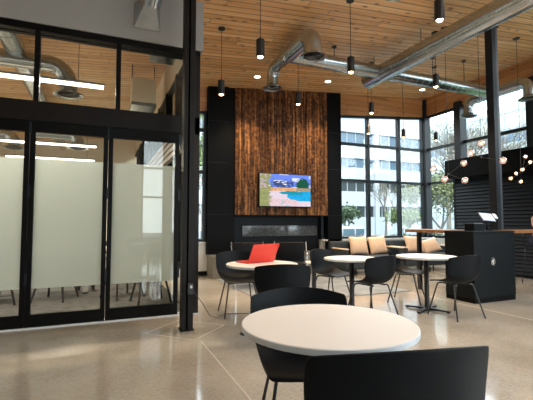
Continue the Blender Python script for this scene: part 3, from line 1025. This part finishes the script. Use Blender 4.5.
def make_chair(name, label, group, legm):
    t = thing(name, label, 'chair', (0, 0, 0), 0, group)
    # the one-piece shell, seat and backrest meeting in the bend
    o = obj('shell', shell_mesh(), M['plastic'], t, smooth=True)
    so = o.modifiers.new('thick', 'SOLIDIFY'); so.thickness = .010; so.offset = 0
    ss = o.modifiers.new('sub', 'SUBSURF'); ss.levels = 1; ss.render_levels = 2
    for sx in (-1, 1):
        for sy, top, bot in ((1, (.165, .13), (.235, .235)), (-1, (.165, -.12), (.235, -.235))):
            bm = bmesh.new()
            tube(bm, [(sx * .10, top[1], .418), (sx * (top[0] - .02), top[1], .418), (sx * top[0], top[1] + sy * .006, .405), (sx * bot[0], bot[1], .006)], .0100, 10)
            lathe(bm, [(.011, 0), (.011, .012)], 10, (sx * bot[0], bot[1], 0))
            obj('leg', bm, legm, t, smooth=40)
    bm = bmesh.new(); tube(bm, [(-.10, .13, .418), (-.10, -.12, .418)], .0085, 8); tube(bm, [(.10, .13, .418), (.10, -.12, .418)], .0085, 8)
    box(bm, -.11, .11, -.02, .02, .414, .424)
    obj('seat_frame', bm, legm, t)
    return t


def cam_dir(r, d):
    return SY * d + CY * r, CY * d - SY * r


def chair_pose(r, d, fr, fd):
    x, y = SY * d + CY * r, CY * d - SY * r
    fx, fy = cam_dir(fr, fd)
    return (x, y, 0), math.atan2(-fx, fy)


ch_b = make_chair('shell_chair', 'x', 'black shell chairs around the cafe tables', M['legblk'])
ch_b.scale = (.99, .99, .99)
chairs = [  # r, d, facing r, facing d, label
    (.38, 1.39, -.17, .98, 'nearest black shell chair, its back cut by the bottom edge of the photo'),
    (.205, 2.18, .08, -1.0, 'black shell chair pushed under the far side of the nearest white table'),
    (.145, 4.08, -.10, 1.0, 'black shell chair seen from behind in front of the red laptop'),
    (.94, 5.80, .72, -.70, 'black shell chair on the left side of the middle white table'),
    (1.33, 5.02, -.55, .83, 'black shell chair seen from behind in front of the middle white table'),
    (2.42, 5.08, -.38, .92, 'black shell chair seen from behind in front of the charcoal counter block'),
    (2.13, 6.02, .86, -.50, 'black shell chair behind left of the white table by the counter'),
]
for i, (r, d, fr, fd, lab) in enumerate(chairs):
    loc, rz = chair_pose(r, d, fr, fd)
    if i == 0:
        ch_b.location = loc; ch_b.rotation_euler = (0, 0, rz); ch_b['label'] = lab
    else:
        c = dup(ch_b, loc, rz, lab)
        if i == 1: c.scale = (1.0, 1.0, 1.0)
loc, rz = chair_pose(-.36, 5.22, .28, -.96)
ch_b.scale = (1.055, 1.055, 1.055)
c = make_chair('shell_chair', 'dark shell chair with bronze legs at the left of the laptop table', 'black shell chairs around the cafe tables', M['legbrn'])
c.location = loc; c.rotation_euler = (0, 0, rz)

# ---------------------------------------------------------------- laptop on the far-left table
lx, ly = at(261, 4.50)
t = thing('laptop', 'open laptop with a bright red lid on the white cafe table', 'laptop', (lx, ly, .735), -YAW + math.radians(40))
bm = bmesh.new(); rbox(bm, -.19, .19, .0, .235, .0, .016, .004); obj('base', bm, M['red'], t)
bm = bmesh.new()
for i in range(13):
    for j in range(5): box(bm, -.135 + i * .0208, -.118 + i * .0208, .035 + j * .02, .051 + j * .02, .016, .0185)
obj('keyboard', bm, M['black'], t)
Ml = Matrix.Translation((0, .0, .012)) @ Matrix.Rotation(math.radians(27), 4, 'X')
bm = bmesh.new(); rbox(bm, -.19, .19, -.006, .004, 0, .230, .003, M=Ml); o = obj('lid', bm, M['red'], t)
bm = bmesh.new(); box(bm, -.18, .18, .004, .005, .01, .22, M=Ml); obj('display', bm, M['black'], o)
bm = bmesh.new(); tube(bm, [(-.13, 0, .014), (.13, 0, .014)], .007, 10); obj('hinge', bm, M['black'], t)

# ---------------------------------------------------------------- lounge seating near the fire and windows


def sofa(x, y, w, dp, label, rz=0.0, seatz=.42, backz=.74, m=None, armm=None, name='lounge_sofa'):
    m = m or M['greyfab']
    t = thing(name, label, 'sofa', (x, y, 0), rz)
    bm = bmesh.new(); rbox(bm, -w / 2, w / 2, -dp / 2, dp / 2, .14, .28, .02); obj('base', bm, m, t, smooth=40)
    bm = bmesh.new(); rbox(bm, -w / 2 + .08, w / 2 - .08, -dp / 2, dp / 2 - .16, .285, seatz, .035, 3); obj('seat_cushion', bm, m, t, smooth=40)
    bm = bmesh.new(); rbox(bm, -w / 2, w / 2, dp / 2 - .16, dp / 2, .285, backz, .035, 3); obj('backrest', bm, m, t, smooth=40)
    for s in (-1, 1):
        x0 = s * (w / 2 - .04)
        bm = bmesh.new(); rbox(bm, x0 - .04, x0 + .04, -dp / 2, dp / 2 - .165, .285, .58, .02, 3); a = obj('armrest', bm, m, t, smooth=40)
        bm = bmesh.new()
        if armm: rbox(bm, x0 - .042, x0 + .042, -dp / 2 - .01, dp / 2 - .165, .58, .605, .006)
        else: rbox(bm, x0 - .042, x0 + .042, -dp / 2 - .01, dp / 2 - .165, .58, .60, .006)
        obj('arm_cap', bm, armm or m, a, smooth=40)
        for q in (-1, 1):
            bm = bmesh.new(); tube(bm, [(s * (w / 2 - .06), q * (dp / 2 - .06), .14), (s * (w / 2 - .06), q * (dp / 2 - .06), 0)], .015, 8)
            obj('leg', bm, M['legblk'], t)
    return t


sofa(5.80, 7.66, 1.62, .74, 'grey sofa under the far windows carrying two upright tan pillows', armm=M['tan'])
sofa(7.48, 7.66, 1.62, .74, 'grey sofa under the far windows near the corner, left of the bar', armm=M['tan'])


def pillow(px, d, z0, w, h, label, tilt=14, spin=0, yaw=0, tuft=True):
    x, y = at(px, d)
    bm = bmesh.new(); n = 12
    grid = {}
    for s in (1, -1):
        for i in range(n + 1):
            for j in range(n + 1):
                u, v = -1 + 2 * i / n, -1 + 2 * j / n
                e = max(abs(u), abs(v))
                t_ = (1 - u * u) ** .5 * (1 - v * v) ** .5 if abs(u) < 1 and abs(v) < 1 else 0
                # pinched sides, pointed corners
                k = 1 - .07 * (1 - abs(u * v))* (e ** 4)
                if s == -1 and t_ == 0:
                    grid[(s, i, j)] = grid[(1, i, j)]; continue
                grid[(s, i, j)] = bm.verts.new((u * w / 2 * k, s * -.075 * (t_ ** .8), (v + 1) * h / 2 * 1.0 if False else h / 2 + v * h / 2 * k))
    for s in (1, -1):
        for i in range(n):
            for j in range(n):
                try: bm.faces.new((grid[(s, i, j)], grid[(s, i + 1, j)], grid[(s, i + 1, j + 1)], grid[(s, i, j + 1)]))
                except ValueError: pass
    o = obj('throw_pillow', bm, M['tan'], smooth=True)
    o.location = (x, y, z0)
    o.rotation_euler = (math.radians(-tilt), math.radians(spin), math.radians(yaw))
    return tag(o, label, 'pillow', 'tan pillows on the window sofas')


pillow(359.5, 9.33, .425, .52, .44, 'tan leather pillow, leftmost of the two upright on the left window sofa')
pillow(379.0, 9.55, .425, .52, .44, 'tan leather pillow, right of the two upright on the left window sofa', spin=-4)
pillow(415.5, 9.95, .43, .58, .44, 'tan pillow on the right window sofa, showing above the white table', tilt=22, spin=3)
pillow(433.5, 10.05, .43, .48, .40, 'tan pillow slumped at right on the right window sofa, next to the counter', tilt=34, spin=-14, yaw=-12)

# leather armchairs in front of the hearth
for px, d, lab in ((250, 7.35, 'black leather lounge chair with polished frame by the hearth, left behind the laptop'),
                   (290, 7.45, 'black leather lounge chair with polished frame by the hearth, right behind the laptop')):
    x, y = at(px, d)
    t = thing('lounge_chair', lab, 'armchair', (x, y, .012), math.radians(-10 if px < 260 else -26), 'leather lounge chairs by the hearth')
    w, dp = .62, .62
    bm = bmesh.new(); rbox(bm, -w / 2 + .03, w / 2 - .03, -dp / 2, dp / 2 - .10, .30, .44, .03, 3); obj('seat', bm, M['leather'], t, smooth=40)
    Mb = Matrix.Translation((0, dp / 2 - .12, .40)) @ Matrix.Rotation(math.radians(-10), 4, 'X')
    bm = bmesh.new(); rbox(bm, -w / 2 + .03, w / 2 - .03, -.05, .05, 0, .40, .03, 3, M=Mb); obj('backrest', bm, M['leather'], t, smooth=40)
    for s in (-1, 1):
        bm = bmesh.new(); xx = s * w / 2
        tube(bm, [(xx, -dp / 2 + .02, .012), (xx, -dp / 2 + .02, .56), (xx, -dp / 2 + .05, .59), (xx, dp / 2 - .12, .62), (xx, dp / 2 - .02, .80)], .014, 8)
        tube(bm, [(xx, -dp / 2 + .02, .012), (xx, dp / 2, .012), (xx, dp / 2 - .06, .60)], .014, 8)
        obj('side_frame', bm, M['chrome'], t, smooth=40)

# low side table with a single post
sx_, sy_ = at(313.5, 6.9)
t = thing('side_table', 'small low side table with one black post between laptop table and middle table', 'side table', (sx_, sy_, .012), -YAW)
bm = bmesh.new(); rbox(bm, -.14, .05, -.14, .14, .475, .495, .004); obj('tabletop', bm, M['laminate'], t)
obj('post', B((-.035, .035, -.03, .03, .02, .475)), M['legblk'], t)
obj('base', B((-.14, .16, -.14, .14, 0, .02)), M['legblk'], t)

# rug
bm = bmesh.new(); rbox(bm, 2.27, 5.0, 5.35, 8.03, 0, .012, .004)
tag(obj('area_rug', bm, M['rug']), 'grey mottled area rug in front of the hearth and lounge chairs', 'rug')


# ---------------------------------------------------------------- bar stools
def stool(x, y, rz, label):
    t = thing('bar_stool', label, 'bar stool', (x, y, 0), rz, 'black bar stools at the wooden bar')
    bm = bmesh.new(); rbox(bm, -.18, .18, -.17, .17, .72, .75, .012, 3); obj('seat', bm, M['plastic'], t, smooth=40)
    bm = bmesh.new()
    pts = [(-.18, -.15, .74), (-.19, -.19, .84)] + [(-.19 * math.cos(a), -.19, .84 + .17 * math.sin(a)) for a in [PI * k / 10 for k in range(1, 10)]] + [(.19, -.19, .84), (.18, -.15, .74)]
    tube(bm, pts, .011, 8); obj('back_hoop', bm, M['column'], t, smooth=True)
    for sx in (-1, 1):
        for sy in (-1, 1):
            bm = bmesh.new(); tube(bm, [(sx * .15, sy * .14, .72), (sx * .21, sy * .20, 0)], .010, 8); obj('leg', bm, M['column'], t, smooth=True)
    bm = bmesh.new(); k = .19
    tube(bm, [(-k, -k, .26), (k, -k, .26)], .008, 8); tube(bm, [(-k, k, .26), (k, k, .26)], .008, 8); tube(bm, [(-k, -k, .26), (-k, k, .26)], .008, 8); tube(bm, [(k, -k, .26), (k, k, .26)], .008, 8)
    obj('footrest', bm, M['column'], t)
    return t


PX, PY = 8.0, 5.05
stool(PX - .02, PY + .02, PI, 'black hoop-backed bar stool at the right edge under the seated person')


# ---------------------------------------------------------------- seated person at the bar (right edge)
def skin_obj(name, verts, edges, radii, m, parent, root=0, sub=2):
    me = bpy.data.meshes.new(name); me.from_pydata(verts, edges, []); me.materials.append(m)
    o = bpy.data.objects.new(name, me); COL.objects.link(o)
    if parent: o.parent = parent
    sk = o.modifiers.new('skin', 'SKIN'); sk.use_smooth_shade = True
    for i, r in enumerate(radii):
        r = r if isinstance(r, tuple) else (r, r)
        me.skin_vertices[0].data[i].radius = r
        me.skin_vertices[0].data[i].use_root = (i == root)
    s = o.modifiers.new('sub', 'SUBSURF'); s.levels = sub; s.render_levels = sub
    return o


t = thing('person', 'person in a maroon top seated at the bar, cut by the right edge', 'person', (PX, PY, .75))
# local frame: faces -Y, pelvis at the seat
V = [(0, 0, .09), (0, -.01, .25), (0, -.02, .42), (0, -.02, .53), (0, -.03, .60), (0, -.04, .68), (0, -.05, .78),
     (-.18, -.02, .52), (-.33, -.12, .36), (-.20, -.40, .345), (-.12, -.47, .345),
     (.17, -.02, .52), (.25, -.14, .36), (.10, -.42, .345), (.05, -.48, .345),
     (-.10, -.02, .07), (-.13, -.42, .08), (-.13, -.40, -.38), (-.13, -.48, -.44),
     (.10, -.02, .07), (.13, -.42, .08), (.13, -.40, -.38), (.13, -.48, -.44)]
E = [(0, 1), (1, 2), (2, 3), (3, 4), (4, 5), (5, 6), (3, 7), (7, 8), (8, 9), (9, 10), (3, 11), (11, 12), (12, 13), (13, 14),
     (0, 15), (15, 16), (16, 17), (17, 18), (0, 19), (19, 20), (20, 21), (21, 22)]
R_ = [(.14, .11), (.125, .10), (.14, .105), (.10, .08), .052, (.072, .088), (.075, .09),
      .055, .042, .028, .032, .055, .042, .028, .032, .085, .06, .045, .035, .085, .06, .045, .035]
body = skin_obj('body', V, E, R_, M['skin'], t)
for s, hx in ((-1, -.12), (1, .05)):
    for k in range(4):
        x0 = hx + (k - 1.5) * .020
        L_ = (.052, .062, .058, .045)[k]
        skin_obj('finger', [(x0, -.48, .350), (x0, -.48 - L_ * .5, .352), (x0, -.48 - L_, .340)], [(0, 1), (1, 2)], [.009, .008, .007], M['skin'], t, sub=1)
    skin_obj('thumb', [(hx - s * .025, -.455, .348), (hx - s * .048, -.475, .345), (hx - s * .050, -.505, .340)], [(0, 1), (1, 2)], [.011, .009, .008], M['skin'], t, sub=1)
skin_obj('top', [(0, 0, .07), (0, -.01, .25), (0, -.02, .42), (0, -.02, .535), (-.15, -.02, .52), (.15, -.02, .52)], [(0, 1), (1, 2), (2, 3), (3, 4), (3, 5)],
         [(.155, .125), (.14, .115), (.155, .12), (.115, .09), .065, .065], M['shirt'], t)
skin_obj('trousers', [V[0], V[15], V[16], V[17], V[19], V[20], V[21]], [(0, 1), (1, 2), (2, 3), (0, 4), (4, 5), (5, 6)],
         [(.15, .12), .095, .07, .055, .095, .07, .055], M['trousers'], t)
bm = bmesh.new()
bmesh.ops.create_uvsphere(bm, u_segments=20, v_segments=14, radius=1, matrix=Matrix.Translation((0, -.025, .755)) @ Matrix.Diagonal((.092, .105, .115, 1)))
bmesh.ops.delete(bm, geom=[v for v in bm.verts if v.co.y < -.07 and v.co.z < .80], context='VERTS')
obj('hair', bm, M['hair'], t, smooth=True)
bm = bmesh.new()
for s in (-1, 1): bmesh.ops.create_uvsphere(bm, u_segments=10, v_segments=8, radius=.012, matrix=Matrix.Translation((s * .03, -.128, .735)))
obj('eye', bm, M['edge'], t)
bm = bmesh.new(); bmesh.ops.create_cone(bm, segments=8, radius1=.014, radius2=.004, depth=.04, cap_ends=True, matrix=Matrix.Translation((0, -.145, .71)))
obj('nose', bm, M['skin'], t, smooth=True)
bm = bmesh.new(); box(bm, -.022, .022, -.130, -.120, .668, .676); obj('mouth', bm, M['shirt'], t)


# ---------------------------------------------------------------- globe chandeliers over the bar
def chandelier(px, pyhub, d, tips, label, gm, r=.048, lit=True):
    x, y = at(px, d); zh = EYE + (222 - pyhub) * d / FPX
    t = thing('globe_chandelier', label, 'chandelier', (x, y, zh), -YAW, 'branching globe chandeliers over the bar')
    zt = zc(x, y) - zh
    bm = bmesh.new(); tube(bm, [(0, 0, 0), (0, 0, zt - .01)], .004, 6); obj('stem', bm, M['cord'], t)
    bm = bmesh.new(); lathe(bm, [(.06, -.02), (.06, 0)], 18, (0, 0, zt)); obj('canopy', bm, M['pend'], t)
    bm = bmesh.new(); bmesh.ops.create_icosphere(bm, subdivisions=2, radius=.016); obj('hub', bm, M['pend'], t, smooth=True)
    for (tx, ty, dd) in tips:
        p = Vector(((tx - px) * (d + dd) / FPX + (px - 266.5) / FPX * dd, dd, (222 - ty) * (d + dd) / FPX + EYE - zh))
        p = p
        bm = bmesh.new(); q = p - p.normalized() * r
        tube(bm, [(0, 0, 0), q], .0045, 6); lathe(bm, [(.012, -.012), (.012, .012)], 10, q); a = obj('arm', bm, M['pend'], t)
        bm = bmesh.new(); bmesh.ops.create_uvsphere(bm, u_segments=20, v_segments=12, radius=r, matrix=Matrix.Translation(p)); obj('globe', bm, M['globe'], a, smooth=True)
        bm = bmesh.new(); bmesh.ops.create_uvsphere(bm, u_segments=10, v_segments=8, radius=.016, matrix=Matrix.Translation(p)); obj('bulb', bm, gm, a, smooth=True)
    return t


gm = bpy.data.materials.new('blush_globe'); gm.use_nodes = True
N = gm.node_tree.nodes; L = gm.node_tree.links
N.remove(N['Principled BSDF'])
a_ = N.new('ShaderNodeBsdfTransparent'); a_.inputs[0].default_value = (.95, .82, .78, 1)
b_ = N.new('ShaderNodeBsdfTranslucent'); b_.inputs[0].default_value = (1, .78, .70, 1)
g_ = N.new('ShaderNodeBsdfGlossy'); g_.inputs['Roughness'].default_value = .05
m1 = N.new('ShaderNodeMixShader'); m1.inputs[0].default_value = .35; L.new(a_.outputs[0], m1.inputs[1]); L.new(b_.outputs[0], m1.inputs[2])
m2 = N.new('ShaderNodeMixShader'); lw = N.new('ShaderNodeLayerWeight'); lw.inputs[0].default_value = .35
L.new(lw.outputs['Facing'], m2.inputs[0]); L.new(m1.outputs[0], m2.inputs[1]); L.new(g_.outputs[0], m2.inputs[2])
L.new(m2.outputs[0], N['Material Output'].inputs[0])
M['globe'] = gm
chandelier(449.3, 174, 6.6, [(434.6, 168.6, .1), (445.4, 179.3, -.15), (465, 163, .05), (465.8, 180.3, -.05)], 'globe chandelier before the left end of the black canopy, left of the charcoal column', M['globebulb'], r=.055)
chandelier(483, 157, 6.3, [(483.3, 143, .0), (504.8, 160.3, -.1), (472.5, 153, .15)], 'globe chandelier hanging just left of the charcoal column', M['globebulb'], r=.056)
chandelier(522.5, 172, 7.3, [(512, 178.3, 0), (517.6, 173.5, .1), (524, 169.5, -.1), (522, 181.5, .0), (527.5, 156.5, .1), (532, 162, -.05)], 'globe chandelier with amber bulbs at the right edge before the black wall', M['amber'], r=.036)

# ---------------------------------------------------------------- meeting-room table and chairs seen under the frosting
t = thing('meeting_table', 'long meeting table whose legs show under the frosted doors', 'table', (-1.4, 7.6, 0))
bm = bmesh.new(); rbox(bm, -1.9, 1.9, -.55, .55, .71, .74, .005); obj('tabletop', bm, M['cream'], t)
for x in (-1.5, -.2, 1.2):
    bm = bmesh.new()
    for s in (-1, 1): tube(bm, [(x, 0, .70), (x + s * .12, 0, .02)], .03, 8); 
    box(bm, x - .04, x + .04, -.35, .35, 0, .03); obj('leg', bm, M['legblk'], t)


def slim_chair(label):
    t = thing('meeting_chair', label, 'chair', (0, 0, 0), 0, 'black meeting chairs behind the frosted glass')
    o = obj('shell', shell_mesh(), M['plastic'], t, smooth=True)
    so = o.modifiers.new('thick', 'SOLIDIFY'); so.thickness = .010; so.offset = 0
    for sx in (-1, 1):
        for sy in (-1, 1):
            bm = bmesh.new(); tube(bm, [(sx * .16, sy * .13, .42), (sx * .24, sy * .24, 0)], .017, 8); obj('leg', bm, M['legblk'], t)
    return t


mc = [(px, d, rz, lab) for px, d, rz, lab in (
    (-2, 5.75, .2, 'black meeting chair whose legs show under the left frosted door'),
    (58, 6.1, -.4, 'black meeting chair whose legs show at centre under the middle frosted door'),
    (92, 8.3, 2.6, 'black meeting chair whose leg shows at right under the middle frosted door'),
    (124, 6.3, .5, 'black meeting chair whose legs show at left under the right frosted door'),
    (132, 8.0, 2.9, 'black meeting chair whose legs show at centre under the right frosted door'),
    (152, 5.9, 3.3, 'black meeting chair whose legs show at the far right under the right frosted door'))]
m0 = None
for px, d, rz, lab in mc:
    x, y = at(px, d)
    if m0 is None:
        m0 = slim_chair(lab); m0.location = (x, y, .006); m0.rotation_euler = (0, 0, rz)
    else: dup(m0, (x, y, .006), rz, lab)
# ---------------------------------------------------------------- outdoors
GZ = -.7
bm = bmesh.new()
for (x0, x1, y0, y1) in ((-90, 120, YW + .3, 120), (XW + .3, 120, -60, YW + .3), (-90, XL - .3, -60, YW + .3), (XL - .3, XW + .3, -60, YB - .3)):
    bm.faces.new([bm.verts.new(p) for p in ((x0, y0, GZ), (x1, y0, GZ), (x1, y1, GZ), (x0, y1, GZ))])
struct('ground', bm, M['conc_out'])
bm = bmesh.new(); box(bm, -20, 16, 13.9, 21, GZ, GZ + .04); box(bm, 12, 30, -20, 13, GZ, GZ + .05)
struct('lawn', bm, M['grass'])

YO = 46.0
t = thing('office_building', 'long white office building with ribbon windows beyond the far windows', 'building', (0, YO, GZ))
ex = 46.5
bands = [(1.9, 3.45), (5.5, 6.85), (8.9, 10.25), (12.3, 13.95)]
zs = [0.4 if False else -.7] + [v for b in bands for v in b] + [18.6]
slabs = [(-.7, .35)] + [(.35, 1.9)]
bm = bmesh.new()
lev = [-.7] + [q for b in bands for q in b] + [18.6]
for i in range(0, len(lev), 2): box(bm, -60, ex, 0, 14, lev[i] - GZ, lev[i + 1] - GZ)
obj('wall', bm, M['bwhite'], t)
for k, (z0, z1) in enumerate(bands):
    o = obj('ribbon_window', B((-59.6, ex - .3, .35, 13.5, z0 - GZ, z1 - GZ)), M['bglass'] if k > 1 else M['bglassd'], t)
    bm = bmesh.new(); x = -58
    while x < ex - 1:
        box(bm, x, x + .10, .28, .36, z0 - GZ, z1 - GZ); x += 1.5
    obj('mullion', bm, M['bwhite'], o)
for x in (-10, 8, 26.5, 36.5):
    obj('pilaster', B((x, x + .7, -.25, .3, 0, 14.8)), M['bwhite'], t)

t = thing('glass_office', 'pale greenish curtain wall building beyond the right side windows', 'building', (62, 0, GZ))
obj('wall', B((0, 16, -40, 62, 0, 21.5)), M['bpale'], t)
bm = bmesh.new()
for k in range(7): box(bm, -.12, 0, -40, 62, 2.6 + k * 2.9, 2.9 + k * 2.9)
obj('floor_band', bm, M['bwhite'], t)
bm = bmesh.new()
for k in range(35): box(bm, -.10, 0, -40 + 3 * k, -39.88 + 3 * k, 0, 21.5)
obj('mullion', bm, M['bwhite'], t)
for z0 in (9.0, 15.0):
    obj('glass_strip', B((-.06, .0, -40, 62, z0, z0 + 1.5)), M['bglass'], t)


def leafy(x, y, h, w, m, label, name='tree', trunk=.25, n=900, leaf=.12, z0=GZ, cat='tree', bare=False, levels=5):
    t = thing(name, label, cat, (x, y, z0))
    rnd = random.Random(int(x * 31 + y * 17))
    bm = bmesh.new(); tips = []

    def grow(p, d, ln, r, lv):
        q = p + d * ln
        tube(bm, [p, (p + q) / 2 + Vector((rnd.uniform(-.04, .04) * ln, rnd.uniform(-.04, .04) * ln, 0)), q], [r, r * .85, r * .7], 5)
        tips.append(q)
        if lv <= 0: return
        for _ in range(3 if lv > 1 else 3):
            nd = (d + Vector((rnd.uniform(-.75, .75) * w, rnd.uniform(-.75, .75) * w, rnd.uniform(-.15, .5)))).normalized()
            grow(q, nd, ln * rnd.uniform(.6, .8), r * .62, lv - 1)
    grow(Vector((0, 0, 0)), Vector((0, 0, 1)), h * trunk, .035 * h * .5, levels)
    obj('trunk', bm, M['bark'], t)
    bm = bmesh.new()
    for i in range(n):
        q = rnd.choice(tips[1:]) if len(tips) > 1 else tips[0]
        p = q + Vector((rnd.gauss(0, 1), rnd.gauss(0, 1), rnd.gauss(0, .8))) * (.05 * h)
        if p.z < .05: continue
        a = Vector((rnd.uniform(-1, 1), rnd.uniform(-1, 1), rnd.uniform(-1, 1))).normalized() * leaf
        b = a.cross(Vector((rnd.uniform(-1, 1), rnd.uniform(-1, 1), rnd.uniform(-1, 1)))).normalized() * leaf * .7
        bm.faces.new([bm.verts.new(v) for v in (p - a, p - b, p + a, p + b)])
    obj('foliage', bm, m, t)
    return t


def tp(px, d): return at(px, d)


GT = 'trees seen through the windows'
for px, d, h, w, m, n, lf, lev, lab in (
        (347, 36, 4.6, 1.0, M['leafb'], 700, .16, 4, 'dark green tree before the office building, seen at the left of the far windows'),
        (386, 33, 7.4, .9, M['leafc'], 120, .08, 5, 'slender pale tree before the office building in the middle far window'),
        (404, 30, 3.6, 1.3, M['leafa'], 1600, .14, 4, 'bright green bushy tree low in the right far window'),
        (441, 22, 5.9, 1.2, M['leafd'], 6000, .075, 5, 'yellow green tree in the narrow window right of the corner'),
        (449, 30, 12.5, 1.1, M['leafc'], 350, .08, 6, 'tall bare budding tree above the narrow window right of the corner'),
        (476, 24, 10.0, 1.1, M['leafc'], 350, .07, 6, 'bare budding tree left of the charcoal column'),
        (520, 25, 9.5, 1.2, M['leafc'], 300, .07, 6, 'bare budding tree right of the charcoal column'),
        (203, 20, 9.0, 1.2, M['leafa'], 2000, .16, 5, 'green tree seen in the narrow window beside the steel column')):
    x, y = tp(px, d)
    leafy(x, y, h, w, m, lab, n=n, leaf=lf, levels=lev)['group'] = GT
for px, d, h, lab in ((352, 19, 1.9, 'leftmost'), (366, 18.5, 1.6, 'second from left'), (381, 18, 1.9, 'third from left'), (396, 18, 2.0, 'fourth from left'), (412, 18, 1.9, 'fifth from left'), (430, 18, 2.2, 'sixth, just right of the corner post'), (447, 17, 2.0, 'last before the black siding')):
    if px < 360: continue
    x, y = tp(px, d)
    leafy(x, y, h, 1.7, M['leafa'] if px % 2 else M['leafb'], 'green shrub outside the windows, %s in the row' % lab, name='shrub', trunk=.22, n=1500, leaf=.055, cat='shrub', levels=4)['group'] = 'shrubs outside the windows'

# parked white van
x, y = at(345, 24)
t = thing('parked_van', 'white parked van low in the left far window', 'car', (x, y, GZ), math.radians(4))
bm = bmesh.new(); rbox(bm, -2.2, 1.5, -.9, .9, .35, 1.05, .1, 3); rbox(bm, -1.9, .9, -.82, .82, 1.0, 1.62, .16, 3); obj('body', bm, M['carw'], t, smooth=40)
for x0, x1 in ((-1.75, -.9), (-.8, .05), (.15, .78)):
    bm = bmesh.new(); rbox(bm, x0, x1, -.835, .835, 1.1, 1.5, .03); obj('side_window', bm, M['carg'], t)
for xw in (-1.4, .85):
    for s in (-1, 1):
        bm = bmesh.new(); tube(bm, [(xw, s * .72, .33), (xw, s * .92, .33)], .33, 20); obj('wheel', bm, M['tyre'], t, smooth=40)
